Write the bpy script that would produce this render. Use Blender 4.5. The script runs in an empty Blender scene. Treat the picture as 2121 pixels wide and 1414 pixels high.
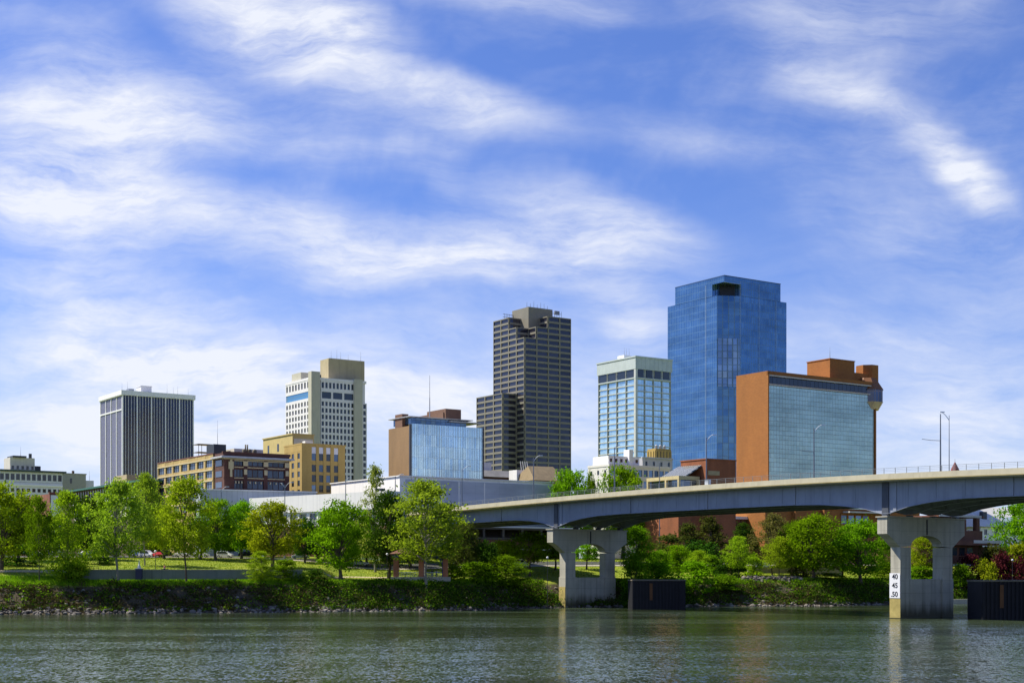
import bpy, math, random
import numpy as np
from mathutils import Vector, Matrix
R = math.radians
random.seed(7); RNG = np.random.RandomState(7)
scene = bpy.context.scene
COL = scene.collection
F, PX0, HZ, EYE = 2946.0, 1060.5, 1183.0, 9.0      # survey constants: focal length, image centre column, horizon row (photo pixels), eye height

# ------------------------------------------------------------------ camera
cam = bpy.data.cameras.new('camera'); camo = bpy.data.objects.new('camera', cam); COL.objects.link(camo)
camo.location = (0, 0, EYE); camo.rotation_euler = (R(90), 0, 0)
cam.sensor_width = 36; cam.lens = 36 * F / 2121
cam.shift_x = 0; cam.shift_y = (HZ - 707) / 2121
cam.clip_start = 1; cam.clip_end = 20000
scene.camera = camo
# ------------------------------------------------------------------ light
SUN_EL, SUN_AZ = 52.0, 165.0                        # azimuth counter-clockwise from +X
sl = bpy.data.lights.new('sun', 'SUN'); sl.energy = 5.0; sl.angle = R(0.5); sl.color = (1, .93, .80)
so = bpy.data.objects.new('sun', sl); COL.objects.link(so)
sd = Vector((math.cos(R(SUN_AZ)) * math.cos(R(SUN_EL)), math.sin(R(SUN_AZ)) * math.cos(R(SUN_EL)), math.sin(R(SUN_EL))))
so.rotation_euler = (-sd).to_track_quat('-Z', 'Y').to_euler(); so.location = (-200, 100, 300)
scene.view_settings.view_transform = 'Standard'; scene.view_settings.look = 'None'
scene.view_settings.exposure = 0.62; scene.view_settings.gamma = 1
scene.cycles.max_bounces = 5; scene.cycles.diffuse_bounces = 2; scene.cycles.glossy_bounces = 3
scene.cycles.transmission_bounces = 2; scene.cycles.transparent_max_bounces = 4; scene.cycles.caustics_reflective = False

# ------------------------------------------------------------------ node helper
class NT:
    def __init__(s, tree): s.t = tree; s.n = tree.nodes; s.l = tree.links
    def put(s, sock, v):
        if isinstance(v, bpy.types.NodeSocket): s.l.new(v, sock)
        elif v is not None: sock.default_value = v
    def math(s, op, a, b=None, c=None, clamp=False):
        n = s.n.new('ShaderNodeMath'); n.operation = op; n.use_clamp = clamp
        s.put(n.inputs[0], a); s.put(n.inputs[1], b)
        if c is not None: s.put(n.inputs[2], c)
        return n.outputs[0]
    def rng(s, v, a, b, c=0., d=1., smooth=False):
        n = s.n.new('ShaderNodeMapRange'); n.interpolation_type = 'SMOOTHSTEP' if smooth else 'LINEAR'
        s.put(n.inputs[0], v)
        for i, k in enumerate((a, b, c, d)): n.inputs[i + 1].default_value = k
        return n.outputs[0]
    def comb(s, x, y, z=0.):
        n = s.n.new('ShaderNodeCombineXYZ'); s.put(n.inputs[0], x); s.put(n.inputs[1], y); s.put(n.inputs[2], z); return n.outputs[0]
    def sep(s, v):
        n = s.n.new('ShaderNodeSeparateXYZ'); s.put(n.inputs[0], v); return n.outputs
    def mapp(s, v, loc=(0, 0, 0), rot=(0, 0, 0), sc=(1, 1, 1)):
        n = s.n.new('ShaderNodeMapping'); s.put(n.inputs[0], v)
        n.inputs[1].default_value = loc; n.inputs[2].default_value = rot; n.inputs[3].default_value = sc; return n.outputs[0]
    def noise(s, v, scale=1., detail=4., rough=.55, dist=0., col=False):
        n = s.n.new('ShaderNodeTexNoise'); s.put(n.inputs['Vector'], v)
        n.inputs['Scale'].default_value = scale; n.inputs['Detail'].default_value = detail
        n.inputs['Roughness'].default_value = rough; n.inputs['Distortion'].default_value = dist
        return n.outputs['Color'] if col else n.outputs['Fac']
    def mix(s, f, a, b, mode='MIX'):
        n = s.n.new('ShaderNodeMix'); n.data_type = 'RGBA'; n.blend_type = mode
        s.put(n.inputs[0], f); s.put(n.inputs[6], a); s.put(n.inputs[7], b); return n.outputs[2]
    def coord(s, which='Object'):
        return s.n.new('ShaderNodeTexCoord').outputs[which]
    def bump(s, h, strength=.3, dist=.1):
        n = s.n.new('ShaderNodeBump'); s.put(n.inputs['Strength'], strength); n.inputs['Distance'].default_value = dist
        s.put(n.inputs['Height'], h); return n.outputs[0]
def c4(c): return (c[0], c[1], c[2], 1.0)

# ------------------------------------------------------------------ sky
world = bpy.data.worlds.new('World'); scene.world = world; world.use_nodes = True
nt = NT(world.node_tree); nt.n.clear()
sky = nt.n.new('ShaderNodeTexSky'); sky.sky_type = 'NISHITA'; sky.sun_disc = False
sky.sun_elevation = R(SUN_EL); sky.sun_rotation = R(90 - SUN_AZ); sky.air_density = 1.0; sky.dust_density = 0.3; sky.ozone_density = 2.2
d = nt.sep(nt.coord('Generated'))
yy = nt.math('MAXIMUM', nt.math('ABSOLUTE', d[1]), .05)
A = nt.math('MULTIPLY', nt.math('DIVIDE', d[0], yy), 2.946)          # thousands of tangent units east of the view line
E = nt.math('MULTIPLY', nt.math('DIVIDE', d[2], yy), 2.946)          # and above the horizon
P = nt.comb(A, E, nt.math('MULTIPLY', nt.math('LESS_THAN', d[1], 0.), 5.))
wr = nt.n.new('ShaderNodeVectorMath'); wr.operation = 'SUBTRACT'
nt.put(wr.inputs[0], nt.noise(P, 2.0, 5., .58, 0., True)); wr.inputs[1].default_value = (.5, .5, .5)
ws = nt.n.new('ShaderNodeVectorMath'); ws.operation = 'SCALE'; nt.put(ws.inputs[0], wr.outputs[0]); ws.inputs['Scale'].default_value = .17
wa = nt.n.new('ShaderNodeVectorMath'); wa.operation = 'ADD'; nt.put(wa.inputs[0], P); nt.put(wa.inputs[1], ws.outputs[0])
WP = wa.outputs[0]
def streak(x0, y0, x1, y1, w, k):
    """one band of cirrus between two bearings"""
    ax, ay = (x0 - PX0) / 1000, (HZ - y0) / 1000; bx, by = (x1 - PX0) / 1000, (HZ - y1) / 1000
    L = math.hypot(bx - ax, by - ay) / 2 + w * .0006; ang = math.atan2(by - ay, bx - ax)
    m = nt.n.new('ShaderNodeMapping'); m.vector_type = 'TEXTURE'; nt.put(m.inputs[0], WP)
    m.inputs[1].default_value = ((ax + bx) / 2, (ay + by) / 2, 0); m.inputs[2].default_value = (0, 0, ang); m.inputs[3].default_value = (L * 1.05, w * 1.45 / 1000, 5)
    v = nt.n.new('ShaderNodeVectorMath'); v.operation = 'LENGTH'; nt.put(v.inputs[0], m.outputs[0])
    return nt.rng(v.outputs['Value'], 1.25, 0.0, 0., k, True)
STREAKS = [(380, -40, 640, 90, 95, .75), (540, 40, 850, 190, 80, .95), (640, 0, 760, 90, 60, .5), (800, 180, 1150, 262, 42, .85), (1120, 245, 1620, 310, 40, .3),
           (-60, 190, 620, 245, 80, .6), (-60, 300, 400, 300, 140, .9), (-60, 400, 440, 480, 90, .88), (380, 450, 820, 530, 75, .95), (700, 520, 1420, 505, 62, .85), (450, 300, 900, 290, 60, .3),
           (950, 380, 1340, 455, 45, .45), (1150, 420, 1440, 520, 60, .5), (600, 570, 1100, 545, 40, .45), (1180, 560, 1380, 640, 60, .45), (1250, 670, 1400, 700, 40, .4),
           (1690, 150, 1850, 215, 36, .6), (1860, 220, 2060, 360, 42, .8), (1990, 350, 2110, 420, 38, .8), (1600, 120, 1700, 170, 50, .4), (1720, 140, 2000, 330, 90, .3),
           (-60, 600, 560, 720, 70, .7), (-60, 735, 640, 765, 40, .9), (150, 850, 1000, 800, 90, .6), (760, -25, 1300, 15, 40, .55), (1380, 0, 2150, 40, 70, .4),
           (-60, 880, 560, 870, 70, .45), (700, 860, 1300, 880, 90, .45), (1500, 300, 2150, 560, 110, .2), (1850, 860, 2130, 900, 90, .5), (-50, 30, 300, 120, 60, .3), (1600, 690, 2130, 760, 50, .25)]
acc = None
for s_ in STREAKS:
    v = streak(*s_); acc = v if acc is None else nt.math('ADD', acc, v)
acc = nt.math('MULTIPLY', acc, nt.math('GREATER_THAN', d[1], 0.))
fib = nt.noise(nt.mapp(WP, (0, 0, 0), (0, 0, R(20)), (1.3, 6., 1)), 1.3, 8., .66, .25)
fin = nt.noise(nt.mapp(WP, (3, 1, 0), (0, 0, R(50)), (2.5, 9, 1)), 2.6, 8., .65, .3)
pud = nt.noise(P, 2.2, 5., .6, .4)
tex = nt.math('ADD', nt.math('MULTIPLY', nt.rng(fib, .30, .68), .78), nt.math('MULTIPLY', nt.rng(fin, .33, .70), .42))
veil = nt.math('MULTIPLY', nt.rng(pud, .36, .75, 0., .55, True), nt.rng(fib, .3, .75))
dens = nt.math('ADD', nt.math('MULTIPLY', acc, nt.math('ADD', tex, .12)), veil)
low = nt.rng(E, .0, .85, .85, 0., True)                                # thicker veil of cirrus near the horizon
dens = nt.math('ADD', dens, nt.math('MULTIPLY', low, nt.math('ADD', nt.math('MULTIPLY', tex, .75), .25)))
dens = nt.rng(dens, .02, 1.08, 0., .95)
skyc = nt.mix(1.0, sky.outputs[0], (0.73, 0.89, 1.47, 1), 'MULTIPLY')
cc = nt.mix(dens, skyc, (8.6, 8.9, 9.7, 1))
bg = nt.n.new('ShaderNodeBackground'); nt.put(bg.inputs[0], cc); bg.inputs[1].default_value = .068
out = nt.n.new('ShaderNodeOutputWorld'); nt.l.new(bg.outputs[0], out.inputs[0])
world.cycles.sampling_method = 'MANUAL'; world.cycles.sample_map_resolution = 512

# ------------------------------------------------------------------ materials
MATS = {}
def newmat(name):
    m = bpy.data.materials.new(name); m.use_nodes = True
    t = NT(m.node_tree); b = m.node_tree.nodes['Principled BSDF']; MATS[name] = m
    return m, t, b
def mat(name, col, rough=.7, var=.18, scale=.6, bump=.0, metal=0., spec=.4, streaks=0., fine=0.):
    """painted / cast / stone surface with mottling, optional vertical run marks and grain"""
    if name in MATS: return MATS[name]
    m, t, b = newmat(name); o = t.coord('Object')
    n1 = t.noise(o, scale, 6., .6); base = t.mix(t.rng(n1, .25, .75), c4([c * (1 - var) for c in col]), c4([min(1, c * (1 + var)) for c in col]))
    if streaks:
        n2 = t.noise(t.mapp(o, (0, 0, 0), (0, 0, 0), (1.2, 1.2, .06)), 1.0, 4., .6)
        base = t.mix(t.math('MULTIPLY', t.rng(n2, .5, .8), streaks), base, c4([c * .45 for c in col]))
    if fine:
        n3 = t.noise(o, 6., 3., .7); base = t.mix(t.math('MULTIPLY', t.rng(n3, .45, .8), fine), base, c4([c * .5 for c in col]))
    t.put(b.inputs['Base Color'], base); b.inputs['Roughness'].default_value = rough
    b.inputs['Metallic'].default_value = metal; b.inputs['Specular IOR Level'].default_value = spec
    if bump: t.put(b.inputs['Normal'], t.bump(t.noise(o, 4., 5., .7), bump, .1))
    return m
def brick(name, c1, c2, mortar, bw=.6, bh=.2, var=.38):
    m, t, b = newmat(name); o = t.sep(t.coord('Object')); v = t.comb(t.math('ADD', o[0], o[1]), o[2])
    n = t.n.new('ShaderNodeTexBrick'); t.put(n.inputs['Vector'], v); n.inputs['Color1'].default_value = c4(c1); n.inputs['Color2'].default_value = c4(c2)
    n.inputs['Mortar'].default_value = c4(mortar); n.inputs['Scale'].default_value = 1; n.inputs['Mortar Size'].default_value = .03
    n.inputs['Brick Width'].default_value = bw; n.inputs['Row Height'].default_value = bh
    big = t.noise(t.mapp(t.coord('Object'), (0, 0, 0), (0, 0, 0), (1, 1, .35)), .22, 5., .6)
    f = t.rng(big, .3, .7, 1 - var, 1 + var * .6)
    cl = t.n.new('ShaderNodeVectorMath'); cl.operation = 'SCALE'; t.put(cl.inputs[0], n.outputs['Color']); t.put(cl.inputs['Scale'], f)
    t.put(b.inputs['Base Color'], cl.outputs[0]); b.inputs['Roughness'].default_value = .85
    return m
def curtain(name, c1, c2, line, pw, ph, metal=.85, rough=.06, lw=.07, wob=.05, band=None):
    """mirror glass panes between thin mullions, each pane a little out of true"""
    m, t, b = newmat(name); oc = t.coord('Object'); o = t.sep(oc); u = t.math('ADD', o[0], o[1]); v = t.comb(u, o[2])
    n = t.n.new('ShaderNodeTexBrick'); t.put(n.inputs['Vector'], v); n.offset = 0; n.inputs['Color1'].default_value = c4(c1); n.inputs['Color2'].default_value = c4(c2)
    n.inputs['Mortar'].default_value = c4(line); n.inputs['Scale'].default_value = 1; n.inputs['Mortar Size'].default_value = lw
    n.inputs['Brick Width'].default_value = pw; n.inputs['Row Height'].default_value = ph; n.inputs['Bias'].default_value = 0
    big = t.noise(t.mapp(oc, (0, 0, 0), (0, 0, 0), (.5, .5, 1.6)), .09, 4., .6)
    f = t.rng(big, .3, .7, .74, 1.22)  # broad tone drift painted into the panes stands in for uneven reflections
    cl = t.n.new('ShaderNodeVectorMath'); cl.operation = 'SCALE'; t.put(cl.inputs[0], n.outputs['Color']); t.put(cl.inputs['Scale'], f)
    t.put(b.inputs['Base Color'], cl.outputs[0]); b.inputs['Roughness'].default_value = rough
    t.put(b.inputs['Metallic'], t.math('MULTIPLY', t.math('SUBTRACT', 1., n.outputs['Fac']), metal))
    wn = t.n.new('ShaderNodeTexWhiteNoise'); wn.noise_dimensions = '2D'
    t.put(wn.inputs['Vector'], t.comb(t.math('FLOOR', t.math('DIVIDE', u, pw)), t.math('FLOOR', t.math('DIVIDE', o[2], ph))))
    geo = t.n.new('ShaderNodeNewGeometry')
    a = t.n.new('ShaderNodeVectorMath'); a.operation = 'SUBTRACT'; t.put(a.inputs[0], wn.outputs['Color']); a.inputs[1].default_value = (.5, .5, .5)
    a2 = t.n.new('ShaderNodeVectorMath'); a2.operation = 'SCALE'; t.put(a2.inputs[0], a.outputs[0]); a2.inputs['Scale'].default_value = wob
    a3 = t.n.new('ShaderNodeVectorMath'); a3.operation = 'ADD'; t.put(a3.inputs[0], geo.outputs['Normal']); t.put(a3.inputs[1], a2.outputs[0])
    a4 = t.n.new('ShaderNodeVectorMath'); a4.operation = 'NORMALIZE'; t.put(a4.inputs[0], a3.outputs[0]); t.put(b.inputs['Normal'], a4.outputs[0])
    return m
def winmat(name, col, metal=.0, rough=.08, spec=.6, var=.5):
    m, t, b = newmat(name); oi = t.n.new('ShaderNodeObjectInfo'); o = t.coord('Object')
    wn = t.n.new('ShaderNodeTexWhiteNoise'); wn.noise_dimensions = '4D'
    fl = t.n.new('ShaderNodeVectorMath'); fl.operation = 'FLOOR'; t.put(fl.inputs[0], t.mapp(o, (.37, .41, .2), (0, 0, 0), (.4, .4, .28))); t.put(wn.inputs['Vector'], fl.outputs[0]); t.put(wn.inputs['W'], oi.outputs['Random'])
    t.put(b.inputs['Base Color'], t.mix(wn.outputs['Value'], c4([c * (1 - var) for c in col]), c4([min(1, c * (1 + var)) for c in col])))
    b.inputs['Roughness'].default_value = rough; b.inputs['Metallic'].default_value = metal; b.inputs['Specular IOR Level'].default_value = spec
    return m
def leafmat(name, c1, c2, trans=.35):
    m, t, b = newmat(name); t.n.remove(b); o = t.coord('Object')
    at = t.n.new('ShaderNodeAttribute'); at.attribute_name = 'tint'
    base = t.mix(at.outputs['Fac'], c4(c1), c4(c2))
    oi = t.n.new('ShaderNodeObjectInfo')
    hs = t.n.new('ShaderNodeHueSaturation'); t.put(hs.inputs['Color'], base); t.put(hs.inputs['Hue'], t.rng(oi.outputs['Random'], 0, 1, .485, .512)); t.put(hs.inputs['Value'], t.rng(oi.outputs['Random'], 0, 1, .85, 1.15))
    df = t.n.new('ShaderNodeBsdfDiffuse'); t.put(df.inputs[0], hs.outputs[0])
    tr = t.n.new('ShaderNodeBsdfTranslucent'); t.put(tr.inputs[0], t.mix(1., hs.outputs[0], (1.15, 1.25, .5, 1), 'MULTIPLY'))
    mx = t.n.new('ShaderNodeMixShader'); mx.inputs[0].default_value = trans; t.l.new(df.outputs[0], mx.inputs[1]); t.l.new(tr.outputs[0], mx.inputs[2])
    t.l.new(mx.outputs[0], t.n['Material Output'].inputs[0])
    return m

# ------------------------------------------------------------------ mesh helpers
class MB:
    def __init__(s): s.v = []; s.f = []
    def box(s, x0, x1, y0, y1, z0, z1):
        i = len(s.v); s.v += [(x0, y0, z0), (x1, y0, z0), (x1, y1, z0), (x0, y1, z0), (x0, y0, z1), (x1, y0, z1), (x1, y1, z1), (x0, y1, z1)]
        s.f += [(i, i+3, i+2, i+1), (i+4, i+5, i+6, i+7), (i, i+1, i+5, i+4), (i+1, i+2, i+6, i+5), (i+2, i+3, i+7, i+6), (i+3, i, i+4, i+7)]; return s
    def prism(s, pts, z0, z1, top=None):
        n = len(pts); i = len(s.v); top = top or pts
        s.v += [(p[0], p[1], z0) for p in pts] + [(p[0], p[1], z1) for p in top]
        s.f.append(tuple(range(i + n - 1, i - 1, -1))); s.f.append(tuple(range(i + n, i + 2 * n)))
        for k in range(n): j = (k + 1) % n; s.f.append((i + k, i + j, i + n + j, i + n + k))
        return s
    def tube(s, p0, p1, r0, r1=None, n=8, cap=True):
        r1 = r0 if r1 is None else r1; p0 = Vector(p0); p1 = Vector(p1); d_ = (p1 - p0).normalized()
        a = d_.orthogonal().normalized(); b = d_.cross(a); i = len(s.v)
        for p, r in ((p0, r0), (p1, r1)):
            for k in range(n): q = p + (a * math.cos(2*math.pi*k/n) + b * math.sin(2*math.pi*k/n)) * r; s.v.append(tuple(q))
        for k in range(n): j = (k + 1) % n; s.f.append((i + k, i + j, i + n + j, i + n + k))
        if cap: s.f.append(tuple(range(i + n - 1, i - 1, -1))); s.f.append(tuple(range(i + n, i + 2 * n)))
        return s
    def path(s, pts, r, n=6):
        for k in range(len(pts) - 1): s.tube(pts[k], pts[k + 1], r if not isinstance(r, (list, tuple)) else r[k], r if not isinstance(r, (list, tuple)) else r[k + 1], n)
        return s
    def lathe(s, prof, n=16, c=(0, 0)):
        i = len(s.v)
        for (r, z) in prof:
            for k in range(n): s.v.append((c[0] + r * math.cos(2*math.pi*k/n), c[1] + r * math.sin(2*math.pi*k/n), z))
        for q in range(len(prof) - 1):
            for k in range(n): j = (k + 1) % n; a = i + q * n; s.f.append((a + k, a + j, a + n + j, a + n + k))
        return s
    def build(s, name, m, parent=None, smooth=False, bevel=0):
        me = bpy.data.meshes.new(name); me.from_pydata(s.v, [], s.f); me.update()
        if m: me.materials.append(m)
        if smooth: me.shade_smooth()
        o = bpy.data.objects.new(name, me); COL.objects.link(o)
        if parent: o.parent = parent
        if bevel: bv = o.modifiers.new('bevel', 'BEVEL'); bv.width = bevel; bv.segments = 2; bv.limit_method = 'ANGLE'
        return o
def tag(o, label=None, cat=None, group=None, kind=None):
    if label: o['label'] = label
    if cat: o['category'] = cat
    if group: o['group'] = group
    if kind: o['kind'] = kind
    return o
def empty(name, loc, rz=0, label=None, cat=None, group=None):
    o = bpy.data.objects.new(name, None); COL.objects.link(o); o.location = loc; o.rotation_euler = (0, 0, rz); o.empty_display_size = 1
    return tag(o, label, cat, group)
def copy_tree(o, parent=None):
    c = o.copy(); COL.objects.link(c)
    if parent: c.parent = parent
    for ch in list(o.children): copy_tree(ch, c)
    return c
def K(px): return (px - PX0) / F
def ZP(py, D): return EYE + (HZ - py) * D / F

# ------------------------------------------------------------------ terrain
SHX = [-700, -400, -111, -59, -8, 4, 28, 50, 82, 125, 155, 400, 700]
SHY = [225, 250, 296, 311, 331, 350, 362, 366, 373, 404, 424, 520, 600]
def shore(x): return float(np.interp(x, SHX, SHY))
def sm(a, b, v): t_ = np.clip((v - a) / (b - a), 0, 1); return t_ * t_ * (3 - 2 * t_)
def terr(x, y):
    x = np.asarray(x, float); y = np.asarray(y, float)
    s_ = np.interp(x, SHX, SHY); d_ = y - s_
    bank = np.interp(d_, [-60, -6, 0, 2.5, 10, 12, 19], [-5, -3, -.0, 1.1, 6.1, 6.6, 6.9])
    plain = np.interp(d_, [19, 40, 66, 95, 150, 4000], [0, 2.0, 5.0, 6.4, 6.6, 6.6])
    walled = np.interp(d_, [17.5, 18.2, 26, 66, 95, 150, 4000], [0, 2.2, 2.35, 5.3, 6.4, 6.6, 6.6])
    w = sm(-94, -96, x) * 0 + (1 - sm(-47, -42, x)) 
    lft = 1 - sm(-103, -96, x)                          # left of the wall the ground rises as a grassy slope
    slope = np.interp(d_, [13, 24, 66, 95, 150, 4000], [0, 2.3, 5.3, 6.4, 6.6, 6.6])
    up = plain * (1 - w) + (walled * (1 - lft) + slope * lft) * w
    rough = .22 * np.sin(x * .9 + y * .35) * np.sin(y * .8 - x * .2) + .12 * np.sin(x * 2.3) * np.cos(y * 1.9)
    return bank + up + rough * ((d_ > -2) & (d_ < 13))
def tz(x, y): return float(terr(x, y))
def atpx(px, D):
    if D < 100:                                   # distance given from the waterline
        off_ = D; D = 300.
        for _ in range(30): D = shore(K(px) * D) + off_
    return K(px) * D, D

grassm, t, b = newmat('lawn_and_soil'); o_ = t.coord('Object'); geo = t.n.new('ShaderNodeNewGeometry'); sz = t.sep(o_)
gn = t.noise(o_, .25, 6., .65); gf = t.noise(o_, 3.5, 5., .7)
lawn = t.mix(t.rng(gn, .35, .65), (.14, .21, .015, 1), (.28, .31, .03, 1)); lawn = t.mix(t.rng(gf, .4, .75, 0, .5), lawn, (.06, .10, .015, 1))
soil = t.mix(t.rng(gf, .35, .7), (.045, .035, .022, 1), (.12, .10, .06, 1))
hi = t.rng(t.math('ADD', sz[2], t.math('MULTIPLY', gn, 1.2)), 5.9, 7.0, 0, 1, True)
t.put(b.inputs['Base Color'], t.mix(hi, soil, lawn)); b.inputs['Roughness'].default_value = .95; b.inputs['Specular IOR Level'].default_value = .15
t.put(b.inputs['Normal'], t.bump(gf, .5, .15))
def gridmesh(name, xs, ds, m):
    X, Dd = np.meshgrid(xs, ds); Y = np.interp(X, SHX, SHY) + Dd; Z = terr(X, Y)
    v = np.stack([X, Y, Z], -1).reshape(-1, 3); nx, nd = len(xs), len(ds)
    f = [(j*nx+i, j*nx+i+1, (j+1)*nx+i+1, (j+1)*nx+i) for j in range(nd-1) for i in range(nx-1)]
    me = bpy.data.meshes.new(name); me.from_pydata(v.tolist(), [], f); me.materials.append(m); me.shade_smooth()
    o = bpy.data.objects.new(name, me); COL.objects.link(o); return o
xs = np.concatenate([[-6000, -3000, -1500, -700], np.arange(-400, -170, 6), np.arange(-170, 200, 1.5), np.arange(200, 420, 8), [700, 1500, 3000, 6000]])
ds = np.concatenate([[-60, -20, -6, -3], np.arange(-1.5, 17, .8), [17.5, 18.2, 19, 20], np.arange(22, 100, 3), [110, 130, 160, 220, 400, 1000, 3000, 9000]])
ground = gridmesh('ground', xs, ds, grassm); tag(ground, kind='structure')

# water
wm, t, b = newmat('river_water'); o_ = t.coord('Object')
calm = t.noise(t.mapp(o_, (20, 5, 0), (0, 0, R(4)), (.0085, .036, 1)), 1., 6., .62, .7)
geo_w = t.n.new('ShaderNodeNewGeometry')
def wv(sx, sy, seed, det, amp):
    c = t.noise(t.mapp(o_, (seed, 0, 0), (0, 0, R(-4)), (sx, sy, 1)), 1., det, .6, .3, True)
    a_ = t.n.new('ShaderNodeVectorMath'); a_.operation = 'SUBTRACT'; t.put(a_.inputs[0], c); a_.inputs[1].default_value = (.5, .5, .5)
    m_ = t.n.new('ShaderNodeVectorMath'); m_.operation = 'MULTIPLY'; t.put(m_.inputs[0], a_.outputs[0]); m_.inputs[1].default_value = (amp * .6, amp, 0); return m_.outputs[0]
def vadd(p, q):
    n_ = t.n.new('ShaderNodeVectorMath'); n_.operation = 'ADD'; t.put(n_.inputs[0], p); t.put(n_.inputs[1], q); return n_.outputs[0]
rs = vadd(vadd(wv(4.2, 1.7, 3, 5., 1.0), wv(1.1, .55, 15, 4., .34)), wv(.10, .30, 27, 4., .16))
sc_ = t.n.new('ShaderNodeVectorMath'); sc_.operation = 'SCALE'; t.put(sc_.inputs[0], rs); t.put(sc_.inputs['Scale'], t.rng(calm, .38, .60, .4, 1.05))
nn = t.n.new('ShaderNodeVectorMath'); nn.operation = 'NORMALIZE'; t.put(nn.inputs[0], vadd(geo_w.outputs['Normal'], sc_.outputs[0]))
spk = t.noise(t.mapp(o_, (3, 0, 0), (0, 0, R(-4)), (3.0, 1.3, 1)), 1., 4., .7)
wcol = t.mix(t.rng(calm, .40, .58), (.020, .028, .010, 1), (.058, .084, .046, 1))
t.put(b.inputs['Base Color'], t.mix(t.rng(spk, .35, .7, .0, .45), wcol, (.03, .04, .02, 1)))
b.inputs['Roughness'].default_value = .11; b.inputs['IOR'].default_value = 1.33
t.put(b.inputs['Normal'], nn.outputs[0])
wme = MB(); wme.v = [(-3000, -400, 0), (3000, -400, 0), (3000, 620, 0), (-3000, 620, 0)]; wme.f = [(0, 1, 2, 3)]
tag(wme.build('river_water', wm), kind='structure')
bed = MB(); bed.v = [(-3000, -400, -3.2), (3000, -400, -3.2), (3000, 260, -3.2), (-3000, 260, -3.2)]; bed.f = [(0, 1, 2, 3)]
tag(bed.build('river_bed', mat('river_mud', (.06, .05, .03))), kind='structure')

# street and path strips follow the ground
def strip(name, pts, width, m, dz=.03, n=90):
    P_ = [np.array(p, float) for p in pts]; seg = [np.linalg.norm(P_[i+1]-P_[i]) for i in range(len(P_)-1)]; cum = np.concatenate([[0], np.cumsum(seg)])
    s_ = np.linspace(0, cum[-1], n); X = np.interp(s_, cum, [p[0] for p in P_]); Y = np.interp(s_, cum, [p[1] for p in P_])
    tx = np.gradient(X); ty = np.gradient(Y); l = np.hypot(tx, ty); nx_, ny_ = -ty / l, tx / l
    v = []; f = []; cols = np.linspace(-.5, .5, 5)
    for i in range(n):
        for c in cols: x = X[i] + nx_[i]*c*width; y = Y[i] + ny_[i]*c*width; v.append((x, y, tz(x, y) + dz))
    for i in range(n-1):
        for k in range(4): a = i*5+k; f.append((a, a+1, a+6, a+5))
    mb = MB(); mb.v = v; mb.f = f; return mb.build(name, m)
asph = mat('asphalt', (.055, .055, .058), .9, .25, .5, .1); conc = mat('pale_concrete', (.42, .38, .30), .85, .15, .5, 0, 0, .2, .35)
pathm = mat('sandy_path', (.46, .38, .24), .95, .15, .4)
off = lambda dd, x0, x1, k=14: [(x, shore(x) + dd) for x in np.linspace(x0, x1, k)]
soff = lambda x: float(np.interp(x, [-260, -80, -60, -45, -30, -5, 30, 175], [88, 86, 71, 57, 51, 60, 62, 66]))
stp = lambda q: [(x, shore(x) + soff(x) + q) for x in np.linspace(-260, 175, 60)]
tag(strip('street', stp(0), 10, asph, .05, 260), kind='structure')
tag(strip('pavement', stp(-6.6), 2.2, conc, .12, 260), kind='structure')
tag(strip('path', off(23.5, -200, -46), 3.0, pathm, .05, 140), kind='structure')
pth = [(-46, shore(-46)+23.5), (-40, shore(-40) + 27), (-30, shore(-30) + 25), (-20, shore(-20) + 22), (-14, shore(-14)+21)]
tag(strip('path', pth, 2.4, pathm, .05), kind='structure')

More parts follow.
